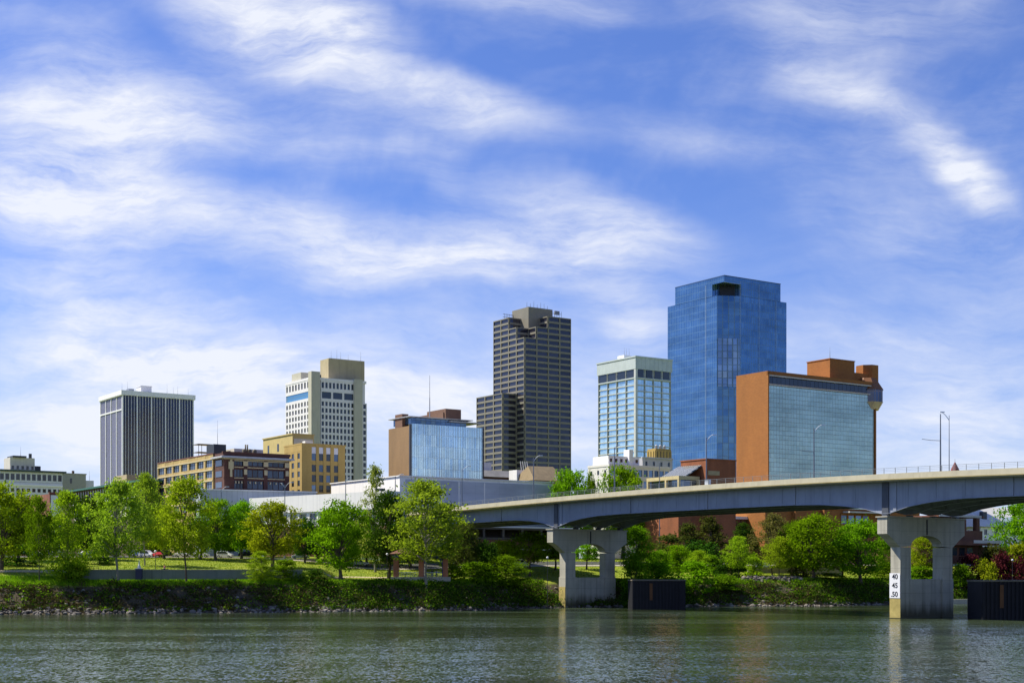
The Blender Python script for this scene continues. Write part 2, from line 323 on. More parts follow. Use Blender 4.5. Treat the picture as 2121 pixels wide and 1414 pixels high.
# ------------------------------------------------------------------ building frame
TH = 34.0
UNIT = {}
def unitpane(m):
    if m.name not in UNIT:
        me = bpy.data.meshes.new('window'); bx_ = MB().box(-.5, .5, -.5, .5, -.5, .5); me.from_pydata(bx_.v, [], bx_.f); me.materials.append(m); UNIT[m.name] = me
    return UNIT[m.name]
class Bld:
    def __init__(s, name, label, cat, px, D, pl, pr, ytop, base=13.4, th=TH, group=None):
        s.px, s.D, s.base = px, D, base; s.X = K(px) * D; s.c, s.s = math.cos(R(th)), math.sin(R(th))
        s.W = s.fx(pr); s.L = s.ly(pl); s.H = ZP(ytop, D) - base
        s.root = empty(name, (s.X, D, base), R(th), label, cat, group); s.wins = {}
    def fx(s, px, y=0): k = K(px); return (k * (s.D + s.c * y) - s.X + s.s * y) / (s.c - k * s.s)
    def ly(s, px): k = K(px); return (s.X - k * s.D) / (s.s + k * s.c)
    def z(s, py, x=0, y=0): return ZP(py, s.D + x * s.s + y * s.c) - s.base
    def part(s, mb, name, m, **k): return mb.build(name, m, s.root, **k)
    def win(s, face, a0, a1, z0, z1, m, off=.06, at=0., name='window'):
        s.wins.setdefault((m.name, name), []).append((face, a0, a1, z0, z1, off, at))
    def facade(s, mb, face, a0, a1, z0, z1, nc, nr, wf, hf, m, dep=.35, at=0., sill=.0, skip=None, name='window', groups=None):
        """piers and spandrels standing proud of the wall plane, with a pane set back in every bay"""
        cw = (a1 - a0) / nc; rh = (z1 - z0) / nr; gx = cw * (1 - wf) / 2; gz = rh * (1 - hf) / 2
        def bx(p, q, r, t_, dp):
            if face == 'F': mb.box(p, q, at - dp, at, r, t_)
            else: mb.box(at - dp, at, p, q, r, t_)
        if nr > 0:
            for j in range(nr + 1):
                lo = z0 if j == 0 else z0 + j * rh - gz; hi_ = z1 if j == nr else z0 + j * rh + gz
                bx(a0, a1, lo, hi_, dep)
        for i in range(nc + 1):
            lo = a0 if i == 0 else a0 + i * cw - gx; hi_ = a1 if i == nc else a0 + i * cw + gx
            if hi_ - lo > .02: bx(lo, hi_, z0, z1, dep + .03)
        for j in range(nr):
            for i in range(nc):
                if skip and skip(i, j): continue
                s.win(face, a0 + i*cw + gx, a0 + (i+1)*cw - gx, z0 + j*rh + gz, z0 + (j+1)*rh - gz, m, .06, at, name)
    def finish(s):
        for (mn, name), L in s.wins.items():
            m = MATS[mn]; L.sort(key=lambda w: -(w[4])); me = unitpane(m)
            for w in L[:100]:
                o = bpy.data.objects.new(name, me); COL.objects.link(o); o.parent = s.root
                c = (w[1] + w[2]) / 2; zc = (w[3] + w[4]) / 2
                if w[0] == 'F': o.location = (c, w[6] - w[5] / 2, zc); o.scale = (w[2] - w[1], w[5], w[4] - w[3])
                else: o.location = (w[6] - w[5] / 2, c, zc); o.scale = (w[5], w[2] - w[1], w[4] - w[3])
            if len(L) > 100:
                mb = MB()
                for w in L[100:]:
                    if w[0] == 'F': mb.box(w[1], w[2], w[6] - w[5], w[6], w[3], w[4])
                    else: mb.box(w[6] - w[5], w[6], w[1], w[2], w[3], w[4])
                o = mb.build(name, m, s.root); o['kind'] = 'stuff'
        s.wins = {}
def core(B, mb, x1=None, y1=None, z0=-2, z1=None, x0=0, y0=0):
    return mb.box(x0, B.W if x1 is None else x1, y0, B.L if y1 is None else y1, z0, B.H if z1 is None else z1)
def mast(B, x, y, z, h, r=.12, name='antenna', m=None):
    mb = MB().tube((x, y, z), (x, y, z + h * .5), r, r * .7, 6); mb.tube((x, y, z + h * .5), (x, y, z + h), r * .5, r * .3, 6)
    return B.part(mb, name, m or mat('antenna_grey', (.3, .31, .33), .5, .1))
white = mat('white_paint', (.80, .80, .78), .6, .06, .3, 0, 0, .3, .15)
offwhite = mat('cream_render', (.60, .57, .48), .75, .1, .3, 0, 0, .2, .3)
greywall = mat('pale_grey_panel', (.62, .63, .66), .7, .06, .15, 0, 0, .3, .12)
roofg = mat('grey_roofing', (.22, .22, .22), .9, .25, .3)
darkwin = winmat('dark_window_glass', (.02, .025, .035))
bluewin = winmat('blue_window_glass', (.10, .14, .20), .5, .1)
metal = mat('galvanised_metal', (.34, .36, .38), .45, .12, 1., 0, .6)
dmetal = mat('dark_painted_metal', (.035, .04, .05), .5, .15)
brown = mat('dark_brown_wall', (.09, .055, .04), .8, .15)

# ---- white finned tower
B = Bld('office_tower', 'office tower of white vertical fins over dark glass, furthest left of the towers', 'office tower', 254, 760, 209, 400, 818)
navy = curtain('navy_tower_glass', (.010, .014, .045), (.016, .024, .065), (.01, .01, .02), 1.4, 3.7, .1, .15, .1, .02)
g = MB(); core(B, g); B.part(g, 'glass_wall', navy)
zb = B.H
for i in range(26):
    x = B.W * i / 25; big = i % 5 == 0; w = .62 if big else .2; dp = .4 if big else .12
    B.part(MB().box(x - w/2, x + w/2, -dp, .0 if 0 < i else .5, -2, zb + .01), 'fin', white)
for i in range(1, 21):
    y = B.L * i / 20; big = i % 5 == 0; w = .6 if big else .75; dp = .4 if big else .15
    B.part(MB().box(-dp, .0, y - w/2, y + w/2, -2, zb + .01), 'fin', white if big else mat('lilac_sky_tone', (.36, .36, .50), .5, .05))  # lilac colour paints the sky reflection of this face onto its small fins
B.part(MB().box(-.5, -.1, .6, B.L - .6, zb - 8.0, zb - 7.3), 'ledge', white)
cr = MB().box(-1.0, B.W + 1.0, -1.0, B.L + 1.0, zb + .3, zb + 2.6); cr.box(-.9, B.W + .9, -.9, B.L + .9, zb, zb + .3); B.part(cr, 'cornice', white)
pm = MB().box(B.fx(292, 7), B.fx(314, 7), 7, 14, zb + 2.6, zb + 6.4); pm.box(B.fx(291, 7), B.fx(315, 7), 6.8, 14.2, zb + 6.4, zb + 6.8); B.part(pm, 'penthouse', greywall)
B.part(MB().box(5, 8, 5, 9, zb + 2.6, zb + 4.4), 'rooftop_unit', metal)
for x, h in ((2, 5), (24, 5), (27.5, 4), (30, 4.5), (36, 3.5), (-1, 4)): mast(B, x + 1, 1, zb + 2.6, h, .09)
B.finish()

# ---- grey hotel-like block, far left
B = Bld('office_building', 'long pale grey block with a cream rooftop storey at the left edge', 'building', -70, 640, -150, 129, 969)
w = MB(); core(B, w, z1=B.H - .6)
B.facade(w, 'F', 0, B.W, B.H - 23.5, B.H - 7.5, 18, 5, .62, .52, darkwin, .3)
w.box(0, B.W, -.36, 0, B.H - 7.5, B.H - 5.6); w.box(0, B.W, -.3, 0, -2, B.H - 23.5)
B.part(w, 'wall', mat('grey_stone_wall', (.68, .68, .72), .75, .1, .3, 0, 0, .2, .25))
w = MB(); B.facade(w, 'F', 0, B.W, B.H - 5.4, B.H - .8, 18, 1, .72, .62, darkwin, .3, 0, name='upper_window'); B.part(w, 'attic_wall', greywall)
B.part(MB().box(-1.2, B.W + 1.5, -1.6, B.L + 1, B.H - .6, B.H + .1), 'roof', mat('dark_green_roof', (.05, .08, .07), .6))
B.part(MB().box(0, B.W, -.8, -.4, B.H - 7.2, B.H - 6.4), 'cornice', white)
xa, xb = B.fx(21, 3), B.fx(72, 3)
w = MB().box(xa, xb, 3, 14, B.H + .1, B.H + 6); B.facade(w, 'F', xa, xb, B.H + .2, B.H + 2.6, 5, 1, .5, .7, darkwin, .2, 3, name='penthouse_window'); B.part(w, 'penthouse', offwhite)
B.part(MB().box(xa + 1, xb - 4, 2, 12, B.H + 6, B.H + 6.8), 'penthouse_roof', dmetal)
B.part(MB().box(xb - 2, xb - .8, 5, 6, B.H + 6, B.H + 8.2), 'chimney', dmetal); mast(B, xa + 5, 4, B.H + 6.8, 4.5, .1)
B.part(MB().box(xb, xb + 3, 4, 9, B.H + .1, B.H + 2.5), 'rooftop_unit', dmetal)
B.finish()
B = Bld('office_building', 'small beige blank-walled block between the grey block and the finned tower', 'building', 128, 690, 110, 178, 981)
w = MB(); core(B, w); w.box(-.3, B.W + .3, -.3, B.L + .3, B.H, B.H + .5); B.part(w, 'wall', mat('sage_beige_wall', (.36, .36, .28), .8, .1))
B.win('F', B.fx(145), B.fx(149), B.H - 4.5, B.H - 2, darkwin)
B.part(MB().box(B.W, B.W + 4.5, 2, 9, -2, B.H - 2.6), 'annex', greywall); mast(B, B.W + 3, 4, B.H - 2.6, 5, .1); B.part(MB().box(6, 7, 3, 4, B.H + .5, B.H + 2), 'rooftop_unit', brown)
B.finish()
# ---- low green roofed building
B = Bld('office_building', 'low dark brown building under a green metal roof behind the riverside trees', 'building', 300, 470, 131, 330, 990)
w = MB(); core(B, w, z1=B.H - 1); y2 = B.ly(156)
B.facade(w, 'L', 2, y2, B.H - 5.6, B.H - 1.2, 26, 1, .72, .86, darkwin, .25)
w.box(-.25, 0, y2, B.L, -2, B.H - 1); B.part(w, 'wall', brown)
w = MB(); B.facade(w, 'L', 2, y2, B.H - 12, B.H - 6.3, 14, 1, .7, .7, darkwin, .3, name='lower_window'); B.part(w, 'lower_wall', offwhite)
B.part(MB().box(-1.6, -.3, .5, y2, B.H - 6.2, B.H - 5.8), 'canopy', greywall)
B.part(MB().box(-1.5, B.W + 1, -1, B.L + 1, B.H - 1, B.H - .4), 'roof', mat('green_metal_roof', (.03, .12, .09), .5))
B.finish()
B = Bld('warehouse', 'tan stucco block with a stepped top standing at the foot of the finned tower', 'building', 255, 520, 205, 345, 998)
w = MB(); core(B, w); w.box(2, B.fx(310), 2, 16, B.H, B.H + 3); B.part(w, 'wall', mat('tan_stucco', (.40, .33, .20), .85, .12))
w = MB(); 
for k in range(5): w.lathe([(.0, B.H + 1.6), (.7, B.H + 1.5), (.9, B.H + .8), (.8, B.H)], 10, (B.W - 3 - k * 2.2, 3)); 
B.part(w, 'roof_vents', white, smooth=True); B.finish()
redb = brick('red_brick', (.24, .05, .03), (.30, .065, .035), (.2, .12, .1))
B = Bld('shop_building', 'low red brick building with a white side wall above the trees at far left', 'building', 103, 430, 40, 128, 1022, 13)
w = MB(); core(B, w, x0=0); w.box(-.2, B.W + .2, -.2, .5, B.H, B.H + .5); B.part(w, 'wall', redb)
B.part(MB().box(.3, B.W - .3, -.15, 0, 1, B.H - .4), 'side_panel', white); B.finish()

# ---- brick warehouse: yellow flank and brown front
yel = brick('yellow_brick', (.46, .32, .10), (.52, .37, .13), (.42, .32, .16))
brn = brick('brown_brick', (.085, .028, .018), (.12, .038, .024), (.09, .05, .04))
terra = mat('cream_terracotta', (.55, .45, .26), .7, .12, 1.)
B = Bld('warehouse', 'four storey warehouse with yellow brick flank and dark brown front trimmed in cream terracotta', 'warehouse', 463, 430, 329, 598, 937)
mat_fw = winmat('slate_window_glass', (.045, .06, .085), .2, .12, .5, .4)
facw = winmat('factory_window_glass', (.13, .17, .24), .35, .15, .5, .35)
ym = B.ly(444); rh = 3.3
w = MB(); core(B, w, y0=ym, z1=B.H)
n = 7
for j in range(5):
    z1 = B.H - 1.3 - j * rh; w.box(-.4, 0, ym, B.L, z1 - rh, z1 - rh + .8)
    for i in range(n):
        a = ym + (B.L - ym) * i / n; b2 = ym + (B.L - ym) * (i + 1) / n
        B.win('L', a + .75, b2 - .75, z1 - rh + .85, z1 - .15, facw, .08)
w.box(-.4, 0, ym, B.L, B.H - 1.3, B.H); w.box(-.4, 0, ym, B.L, -2, B.H - 1.3 - 5 * rh)
for i in range(n + 1):
    a = ym + (B.L - ym) * i / n; w.box(-.46, 0, a - .7 if i else a, a + .7 if i < n else a, -2, B.H)
B.part(w, 'yellow_wall', yel)
cs = MB()
for j in range(5): cs.box(-.6, -.4, ym + .2, B.L - .2, B.H - 1.3 - j * rh - .3, B.H - 1.3 - j * rh + .1)
B.part(cs, 'string_course', terra)
mu = MB()
for j in range(5):
    z1 = B.H - 1.3 - j * rh
    for i in range(n):
        a = ym + (B.L - ym) * i / n + .75; b2 = ym + (B.L - ym) * (i + 1) / n - .75
        for q in (1/3, 2/3): mu.box(-.16, -.09, a + (b2 - a) * q - .06, a + (b2 - a) * q + .06, z1 - rh + .85, z1 - .15)
        mu.box(-.15, -.09, a, b2, z1 - rh / 2 + .5, z1 - rh / 2 + .6)
B.part(mu, 'window_bars', dmetal)
B.part(MB().box(-.5, .6, ym, B.L + .2, B.H, B.H + .35), 'parapet', mat('rusty_coping', (.16, .06, .04)))
w = MB(); core(B, w, y1=ym); w.box(-.45, B.W + .45, -.45, .3, B.H - .4, B.H + .4)
# front face: end piers, two inner piers, wide three part bays
xp = [0, B.fx(484), B.fx(505), B.fx(547), B.fx(590), B.W]; piers = [(0, B.fx(484)), (B.fx(503), B.fx(511)), (B.fx(545), B.fx(553)), (B.fx(588), B.W)]
for p, q in piers: w.box(p, q, -.5, 0, -2, B.H - .4)
for (za, zb_) in ((B.H - .4, B.H - 2.1), (B.H - 3.75, B.H - 4.8), (B.H - 7.2, B.H - 8.2), (B.H - 10.8, B.H - 16)): w.box(0, B.W, -.42, 0, zb_, za)
B.part(w, 'brown_wall', brn)
w = MB(); bays = [(piers[0][1], piers[1][0]), (piers[1][1], piers[2][0]), (piers[2][1], piers[3][0])]
for p, q in bays:
    for (za, zb_) in ((B.H - 3.75, B.H - 2.1), (B.H - 7.2, B.H - 4.8), (B.H - 10.8, B.H - 8.2)):
        for i in range(3): a = p + (q - p) * i / 3; B.win('F', a + .12, a + (q - p) / 3 - .12, za + .1, zb_ - .1, mat_fw, .1, 0, 'front_window')
    w.box(p, q, -.62, -.42, B.H - 4.35, B.H - 4.1); w.box(p, q, -.62, -.42, B.H - 7.6, B.H - 7.35); w.box(p, q, -.62, -.42, B.H - 2.35, B.H - 2.1)
    for i in range(3):
        c_ = p + (q - p) * (i + .5) / 3; w.box(c_ - .2, c_ + .2, -.5, -.35, B.H - 9.1, B.H - 8.5)
for p, q in piers[1:]:
    c_ = (p + q) / 2; w.box(c_ - .75, c_ + .75, -.75, -.5, B.H - 3.8, B.H - 2.3); w.prism([(c_ - .5, -.72), (c_ + .5, -.72), (c_ + .5, -.5), (c_ - .5, -.5)], B.H - 6.4, B.H - 4.8)
c_ = B.fx(477); w.box(c_ - .8, c_ + .8, -.75, -.5, B.H - 4.9, B.H - 2.6); w.box(c_ - .35, c_ + .35, -.8, -.5, B.H - 7.2, B.H - 2.0)
w.box(-.62, B.W + .5, -.62, -.45, B.H - 1.9, B.H - 1.6)
B.part(w, 'terracotta_trim', terra)
for j in range(4): B.win('L', 1.2, ym - 1.2, B.H - 3.9 - j * 3.3, B.H - 2.1 - j * 3.3, facw, .1, 0, 'end_window')
co = MB().box(-1.3, B.W + 1.3, -1.6, .0, B.H - 1.55, B.H - 1.15); co.box(-1.0, B.W + 1.0, -1.2, 0, B.H - 1.15, B.H - .95); co.box(-1.3, -.0, 0, ym, B.H - 1.55, B.H - 1.05); B.part(co, 'cornice', mat('pale_grey_cornice', (.42, .42, .44)))
ru = MB().box(B.fx(485, 6), B.fx(545, 6), 6, 14, B.H, B.H + 2.0); B.part(ru, 'penthouse', offwhite)
cr = MB()
for x in (-6, -3, 0):
    for y in (20, 25): cr.tube((x + 6, y, B.H), (x + 6, y, B.H + 4.2), .09, n=5)
for z_ in (1.6, 4.1): cr.box(-.1, 6.1, 19.9, 25.1, B.H + z_, B.H + z_ + .12)
B.part(cr, 'rooftop_frame', dmetal); B.part(MB().box(1, 5, 10, 16, B.H, B.H + 3.4), 'rooftop_unit', dmetal); mast(B, 3, 12, B.H + 3, 8, .08)
du = MB()
du.box(B.fx(508, 2), B.fx(510, 2), 2, 2.4, B.H, B.H + 3); du.box(B.fx(512, 2), B.fx(514, 2), 2, 2.4, B.H, B.H + 3)
for k in range(3): du.lathe([(.7, B.H), (.7, B.H + 1.3), (.5, B.H + 1.7), (0, B.H + 1.8)], 10, (8 + k * 1.7, 3))
B.part(du, 'rooftop_fans', mat('dull_bronze', (.14, .12, .08)), smooth=True)
B.finish()

# ---- yellow brick block
yel2 = brick('mustard_brick', (.42, .28, .06), (.48, .33, .08), (.38, .28, .12), var=.15)
B = Bld('office_building', 'mustard yellow brick block with tall dark windows beside the brown fronted warehouse', 'building', 626, 480, 590, 714, 920)
w = MB(); core(B, w); w.box(-.3, B.W + .3, -.3, B.L + .3, B.H, B.H + .5)
z0 = B.H - 17.6
B.facade(w, 'L', 0, B.L, z0, B.H - 2.2, 3, 5, .42, .62, darkwin, .2)
w.box(-.25, 0, 0, B.L, B.H - 2.2, B.H); w.box(-.25, 0, 0, B.L, -2, z0)
xs_ = [B.fx(p) for p in (645, 660, 675, 691)]
w.box(-.3, xs_[0], -.3, 0, -2, B.H); 
for i, a in enumerate(xs_):
    e = xs_[i + 1] if i < 3 else B.W
    w.box(a + 1.6, e, -.3, 0, -2, B.H)
    w.box(a, a + 1.6, -.12, 0, B.H - .7, B.H)
    for j in range(5):
        zt_ = B.H - 2.9 - j * 3.45 - (.35 if j else 0)
        B.win('F', a, a + 1.6, zt_ - 2.3, zt_, darkwin if (i + 2 * j) % 3 else bluewin, .1); w.box(a, a + 1.6, -.15, 0, zt_ - (3.75 if j == 0 else 3.4) if j < 4 else -2, zt_ - 2.35)
    w2 = MB().box(a, a + 1.6, -.16, 0, B.H - 2.85, B.H - .7); B.part(w2, 'spandrel_panel', greywall)
B.part(w, 'wall', yel2); B.part(MB().box(2, 5, 2, 4, B.H + .5, B.H + 1.4), 'rooftop_unit', white)
B.finish()
B = Bld('office_building', 'taller pale yellow block with two slit windows behind the mustard brick block', 'building', 606, 515, 545, 650, 899)
w = MB(); core(B, w, y1=B.L); w.box(-.3, B.W + .3, -.3, B.L + .3, B.H, B.H + .4); B.part(w, 'wall', mat('pale_yellow_render', (.52, .42, .18), .85, .12, .4, 0, 0, .2, .3))
for p in (556, 576): a = B.ly(p); B.win('L', a - .7, a + .7, B.H - 5.4, B.H - 2.6, darkwin)
B.part(MB().box(.5, 8, -.2, 0, B.H - 6.5, B.H - 1.5), 'wall_panel', offwhite)
B.finish()

# ---- white punched-window tower with beige pylons
bei = mat('beige_concrete', (.48, .46, .37), .8, .08, .25, 0, 0, .2, .3)
B = Bld('office_tower', 'white tower of small square windows between beige concrete pylons and rooftop slab', 'office tower', 645, 660, 593, 756, 783)
w = MB(); core(B, w, z1=B.H)
xa, xb = B.fx(664), B.fx(733); pitch = 13.75 * 660 / F
ztop = B.z(827); nr = int((ztop - 0) / pitch); zlow = ztop - nr * pitch
B.facade(w, 'F', xa, xb, zlow, ztop, 9, nr, .62, .66, darkwin, .35)
B.facade(w, 'L', 1.2, B.L, zlow, ztop, 8, nr, .55, .66, darkwin, .35)
zr = B.z(805); B.facade(w, 'F', xa, xb, zr, B.H - .6, 9, 1, .62, .62, darkwin, .35); B.facade(w, 'L', 1.2, B.L, zr, B.H - .6, 8, 1, .55, .66, darkwin, .35)
B.facade(w, 'F', xa, xb, ztop, zr, 3, 1, .84, .62, darkwin, .36, name='band_window'); w.box(-.36, 0, 1.2, B.L, ztop, ztop + .9); w.box(-.36, 0, 1.2, B.L, zr - .9, zr)
B.facade(w, 'F', B.fx(750), B.W + .8, zlow, ztop, 1, nr, .6, .66, darkwin, .3)
w.box(-.5, B.W + .5, -.5, B.L + .3, B.H - .6, B.H + .6); B.part(w, 'wall', mat('white_precast', (.74, .72, .72), .6, .05, .2, 0, 0, .3, .1))
B.win('L', 1.3, B.L, ztop + .9, zr - .9, curtain('teal_band_glass', (.12, .30, .42), (.16, .36, .48), (.1, .2, .3), 3, 4, .6), .1, 0, 'band_window')
B.part(MB().box(B.fx(645, -1.2), B.fx(663, -1.2), -1.2, 2.2, -2, B.z(769)), 'pylon', bei); B.part(MB().box(B.fx(734, -1.2), B.fx(751, -1.2), -1.2, 4, -2, B.z(778)), 'pylon', bei)
x1 = B.fx(682, 4.5); x2 = B.fx(755, 4.5); w = MB().box(x1, x2, 4.5, 14, B.H, B.z(737, 0, 4.5)); w.box(x1 - .4, x1, 4.5, 5.2, B.H, B.z(738, 0, 4.5))
B.part(w, 'penthouse', mat('tan_concrete', (.42, .36, .22), .85, .1, .3, 0, 0, .2, .4))
B.part(MB().box(1, 9, B.L - 14, B.L - 4, B.H + .6, B.H + 4.4), 'penthouse', bei)
for x, h in ((x1 + 2, 4), (x1 + 5, 5), (x1 + 7, 4), (x1 + 11, 3), (x2 - 1, 5)): mast(B, x, 6.5, B.z(738, 0, 4.5), h, .09)
B.part(MB().box(5, 7, 4, 6, B.H + .6, B.H + 2.6), 'rooftop_unit', dmetal)
B.finish()

# ---- glass box with brown brick end
obr = brick('tan_brown_brick', (.24, .145, .06), (.28, .17, .07), (.24, .15, .08), var=.15)
dbr = brick('umber_brick', (.16, .08, .05), (.20, .10, .06), (.15, .09, .06), var=.15)
B = Bld('office_building', 'pale blue glass office with tan brick end wall and a tall mast on its roof', 'office', 849, 490, 807, 998, 884)
ag = curtain('aqua_glass', (.50, .64, .66), (.64, .78, .78), (.40, .52, .56), 1.1, 3.9, .75, .12, .06, .03)
w = MB(); core(B, w); w.box(-.3, 0, 0, B.L + .2, -2, B.H + .4); B.part(w, 'brick_wall', obr)
B.part(MB().box(.3, B.W, -.5, 0, -2, B.H + 1.2), 'glass_wall', ag)
fr = MB()
for x in np.linspace(.2, B.W + .1, 42): fr.box(x - .05, x + .05, -.58, -.5, -2, B.H + 1.2)
B.part(fr, 'mullions', mat('pale_blue_metal', (.30, .42, .50), .4))
B.part(MB().box(-.35, .3, -.8, 0, -2, B.H + 1), 'corner_post', dmetal); B.part(MB().box(B.W, B.W + .4, -.8, .3, -2, B.H + 1.2), 'corner_post', dmetal)
ro = MB().box(-.6, B.W - 4, -.5, B.L, B.H + 3.55, B.H + 3.8); ro.box(B.W * .55, B.W - .2, -.2, B.L, B.H + 2.8, B.H + 3.1); B.part(ro, 'canopy_roof', mat('light_metal_roof', (.35, .36, .38), .5))
B.part(MB().box(1, B.W - 6, 1, B.L - 1, B.H + 1.2, B.H + 3.5), 'clerestory', curtain('clerestory_glass', (.10, .16, .22), (.15, .22, .3), (.02, .02, .03), 2, 3, .5))
B.part(MB().box(B.fx(833, 5), B.fx(846, 5), 5, 10, B.H, B.H + 5.0), 'stair_tower', dbr)
x2 = B.fx(920); w = MB().box(B.fx(923, 7), B.fx(955, 7), 7, 20, B.H + 4, B.H + 8.2); w.box(B.fx(918, 8), B.fx(924, 8), 8, 30, B.H + 4, B.H + 7.0); B.part(w, 'penthouse', dbr)
mast(B, B.fx(890, 10), 10, B.H + 4, 16, .22, 'mast'); B.finish()

# ---- dark stepped tower
B = Bld('skyscraper', 'dark grey stepped skyscraper with notched top and a lower wing, the tallest at the centre', 'skyscraper', 1087, 760, 1023, 1182, 698)
stone = mat('dark_granite', (.21, .195, .15), .55, .1, .2, 0, 0, .4); pur = winmat('violet_black_glass', (.035, .035, .055), .25, .1, .5, .3)
b4 = B.W / 4; l4 = B.L / 4; fl = B.z(687) - B.z(699.3); H0 = B.H; H1 = H0 + 2 * fl; H2 = H1 + 2 * fl; H3 = ZP(634, 769) - B.base
w = MB(); w.box(0, B.W, 0, B.L, -2, H0); w.box(b4, B.W, 0, B.L, H0, H1); w.box(0, b4, l4, B.L, H0, H1)
w.box(2*b4, B.W, 0, B.L, H1, H2); w.box(0, 2*b4, 2*l4, B.L, H1, H2)
w.box(b4, 3.1*b4, l4, 3.1*l4, H1, H3)
def fgrid(face, a0, n, cw, z1, nrow, at):
    if face == 'L': B.facade(w, 'L', a0, a0 + n * cw, z1 - nrow * fl, z1, n, nrow, .90, .64, pur, .4, at)
    else: B.facade(w, 'F', a0, a0 + n * cw, z1 - nrow * fl, z1, n, nrow, .90, .64, pur, .4, at)
NR = 25
fgrid('L', 0, 4, l4, H0, NR, 0); fgrid('F', 0, 4, b4, H0, NR, 0)
fgrid('L', l4, 3, l4, H1, 2, 0); fgrid('F', b4, 3, b4, H1, 2, 0); fgrid('L', 2*l4, 2, l4, H2, 2, 0); fgrid('F', 2*b4, 2, b4, H2, 2, 0)
fgrid('F', 0, 1, b4, H1, 2, l4); fgrid('L', 0, 1, l4, H1, 2, b4); fgrid('F', 0, 1, b4, H2, 2, 2*l4); fgrid('L', 0, 1, l4, H2, 2, 2*b4)
ww = B.z(813) ; wx = -1.2 * b4
B.part(w, 'wall', stone)
w = MB(); nw = int(ww / fl); ya = 1.0 * l4
w.box(wx, -.45, ya, ya + 3.4 * l4, -2, ww); B.facade(w, 'L', ya, ya + 3.4 * l4, ww - nw * fl, ww, 3, nw, .9, .64, pur, .4, wx, name='wing_window'); B.facade(w, 'F', wx, -.5, ww - nw * fl, ww, 1, nw, .9, .6, pur, .4, ya, name='wing_window')
B.part(w, 'lower_wing', stone)
rt = MB()
for k in range(7): rt.tube((b4 * (1 + k * .3), l4 * 1.2, H3), (b4 * (1 + k * .3), l4 * 1.2, H3 + 2 + 2.5 * random.random()), .12, .06, 5)
for k in range(5):
    x = 3.1 * b4 + k * 1.5; rt.tube((x, l4, H2), (x, l4, H2 + 5), .12, .1, 5)
rt.box(3.1 * b4, 3.1*b4 + 6, l4 - .1, l4 + .1, H2 + 3.4, H2 + 3.6); rt.box(3.1 * b4 + 1.4, 3.1*b4 + 4.5, l4 - .5, l4 + .5, H2 + 3, H2 + 5)
for k in range(6): rt.tube((2 + k * 1.1, 3 * l4, H2), (2 + k * 1.1, 3 * l4, H2 + 3.4), .1, .1, 5)
rt.box(1, 8.2, 3*l4 - .1, 3*l4 + .1, H2 + 1.5, H2 + 1.7); rt.box(1, 8.2, 3*l4 - .1, 3*l4 + .1, H2 + 3, H2 + 3.2)
B.part(rt, 'rooftop_antennas', mat('mast_grey', (.2, .22, .26), .5)); B.finish()

# ---- low roofs in front of it
B = Bld('low_building', 'long low building with grey ribbed roof at the foot of the dark stepped tower', 'building', 1003, 520, 985, 1180, 972)
w = MB(); core(B, w, z1=B.H - 2.6); w.box(1, B.W, -.3, 0, B.H - 6, B.H - 4); B.part(w, 'wall', brown)
B.facade(w, 'F', 2, B.W - 2, B.H - 6.4, B.H - 3, 16, 1, .7, .6, bluewin, .2, -.01)
B.part(MB().prism([(-1, -1.5), (B.W + 1, -1.5), (B.W + 1, 12), (-1, 12)], B.H - 2.6, B.H, [(-1, 2), (B.W + 1, 2), (B.W + 1, 9), (-1, 9)]), 'roof', roofg)
B.part(MB().box(B.fx(1003) + 1, B.fx(1030), 4, 5, B.H, B.H + 3), 'sign_board', greywall)
w = MB()
for k in range(4): w.tube((B.fx(1090) + k * 1.0, 3, B.H), (B.fx(1090) + k * 1.0 - .6, 3, B.H + 4), .14, n=6)
B.part(w, 'vent_pipes', white); B.finish()
B = Bld('gabled_building', 'tan gabled roof building just left of the green trees behind the bridge', 'building', 1108, 505, 1100, 1172, 988)
ridge = ZP(966, 515) - B.base
w = MB().box(0, B.W, 0, 14, -2, B.H - 1); m_ = B.W * .62
i = len(w.v); w.v += [(-.5, -.5, B.H - 1), (B.W + .5, -.5, B.H - 1), (m_ + 3, 5, ridge), (m_ - 8, 5, ridge - .2), (-.5, 14, B.H - 1), (B.W + .5, 14, B.H - 1)]
w.f += [(i, i+1, i+2, i+3), (i, i+3, i+4), (i+1, i+5, i+2), (i+4, i+3, i+2, i+5)]; B.part(w, 'roof', mat('tan_shingle', (.30, .23, .13), .9, .2, .8)); B.part(MB().box(B.W*.7, B.W * .82, -.8, 2, B.H - .8, B.H + 1), 'dormer', roofg)
B.part(MB().box(-1, 4.5, 10, 15, B.H - 2, B.H + 3.2), 'plant_room', white); B.finish()

# ---- banded teal office tower
B = Bld('office_tower', 'pale office tower of blue glass ribbons and cream floor bands with a concrete crown', 'office tower', 1317, 790, 1241, 1388, 740)
teal = curtain('teal_ribbon_glass', (.44, .62, .70), (.58, .76, .80), (.36, .5, .56), 2.0, 3.35, .6, .1, .06, .02)
cream = mat('cream_spandrel', (.50, .52, .46), .7, .1)
g = MB(); core(B, g, z1=B.z(783)); B.part(g, 'glass_wall', teal)
fl = 3.35; w = MB(); z_ = B.z(783); k = 0
while z_ > 2:
    w.box(-.5, 0, .0, B.L, z_ - .55, z_); w.box(-.5, B.W, -.5, 0, z_ - .55, z_); z_ -= fl
B.part(w, 'floor_bands', cream)
w = MB()
for q in range(0, 5): y = B.L * q / 4; w.box(-.75, 0, y - .1, y + .1, -2, B.z(760))
for q in range(0, 5): x = B.W * q / 4; w.box(x - .1, x + .1, -.75, 0, -2, B.z(760))
w.box(-.8, .7, -.8, .7, -2, B.z(758)); B.part(w, 'piers', mat('grey_pier', (.52, .55, .54)))
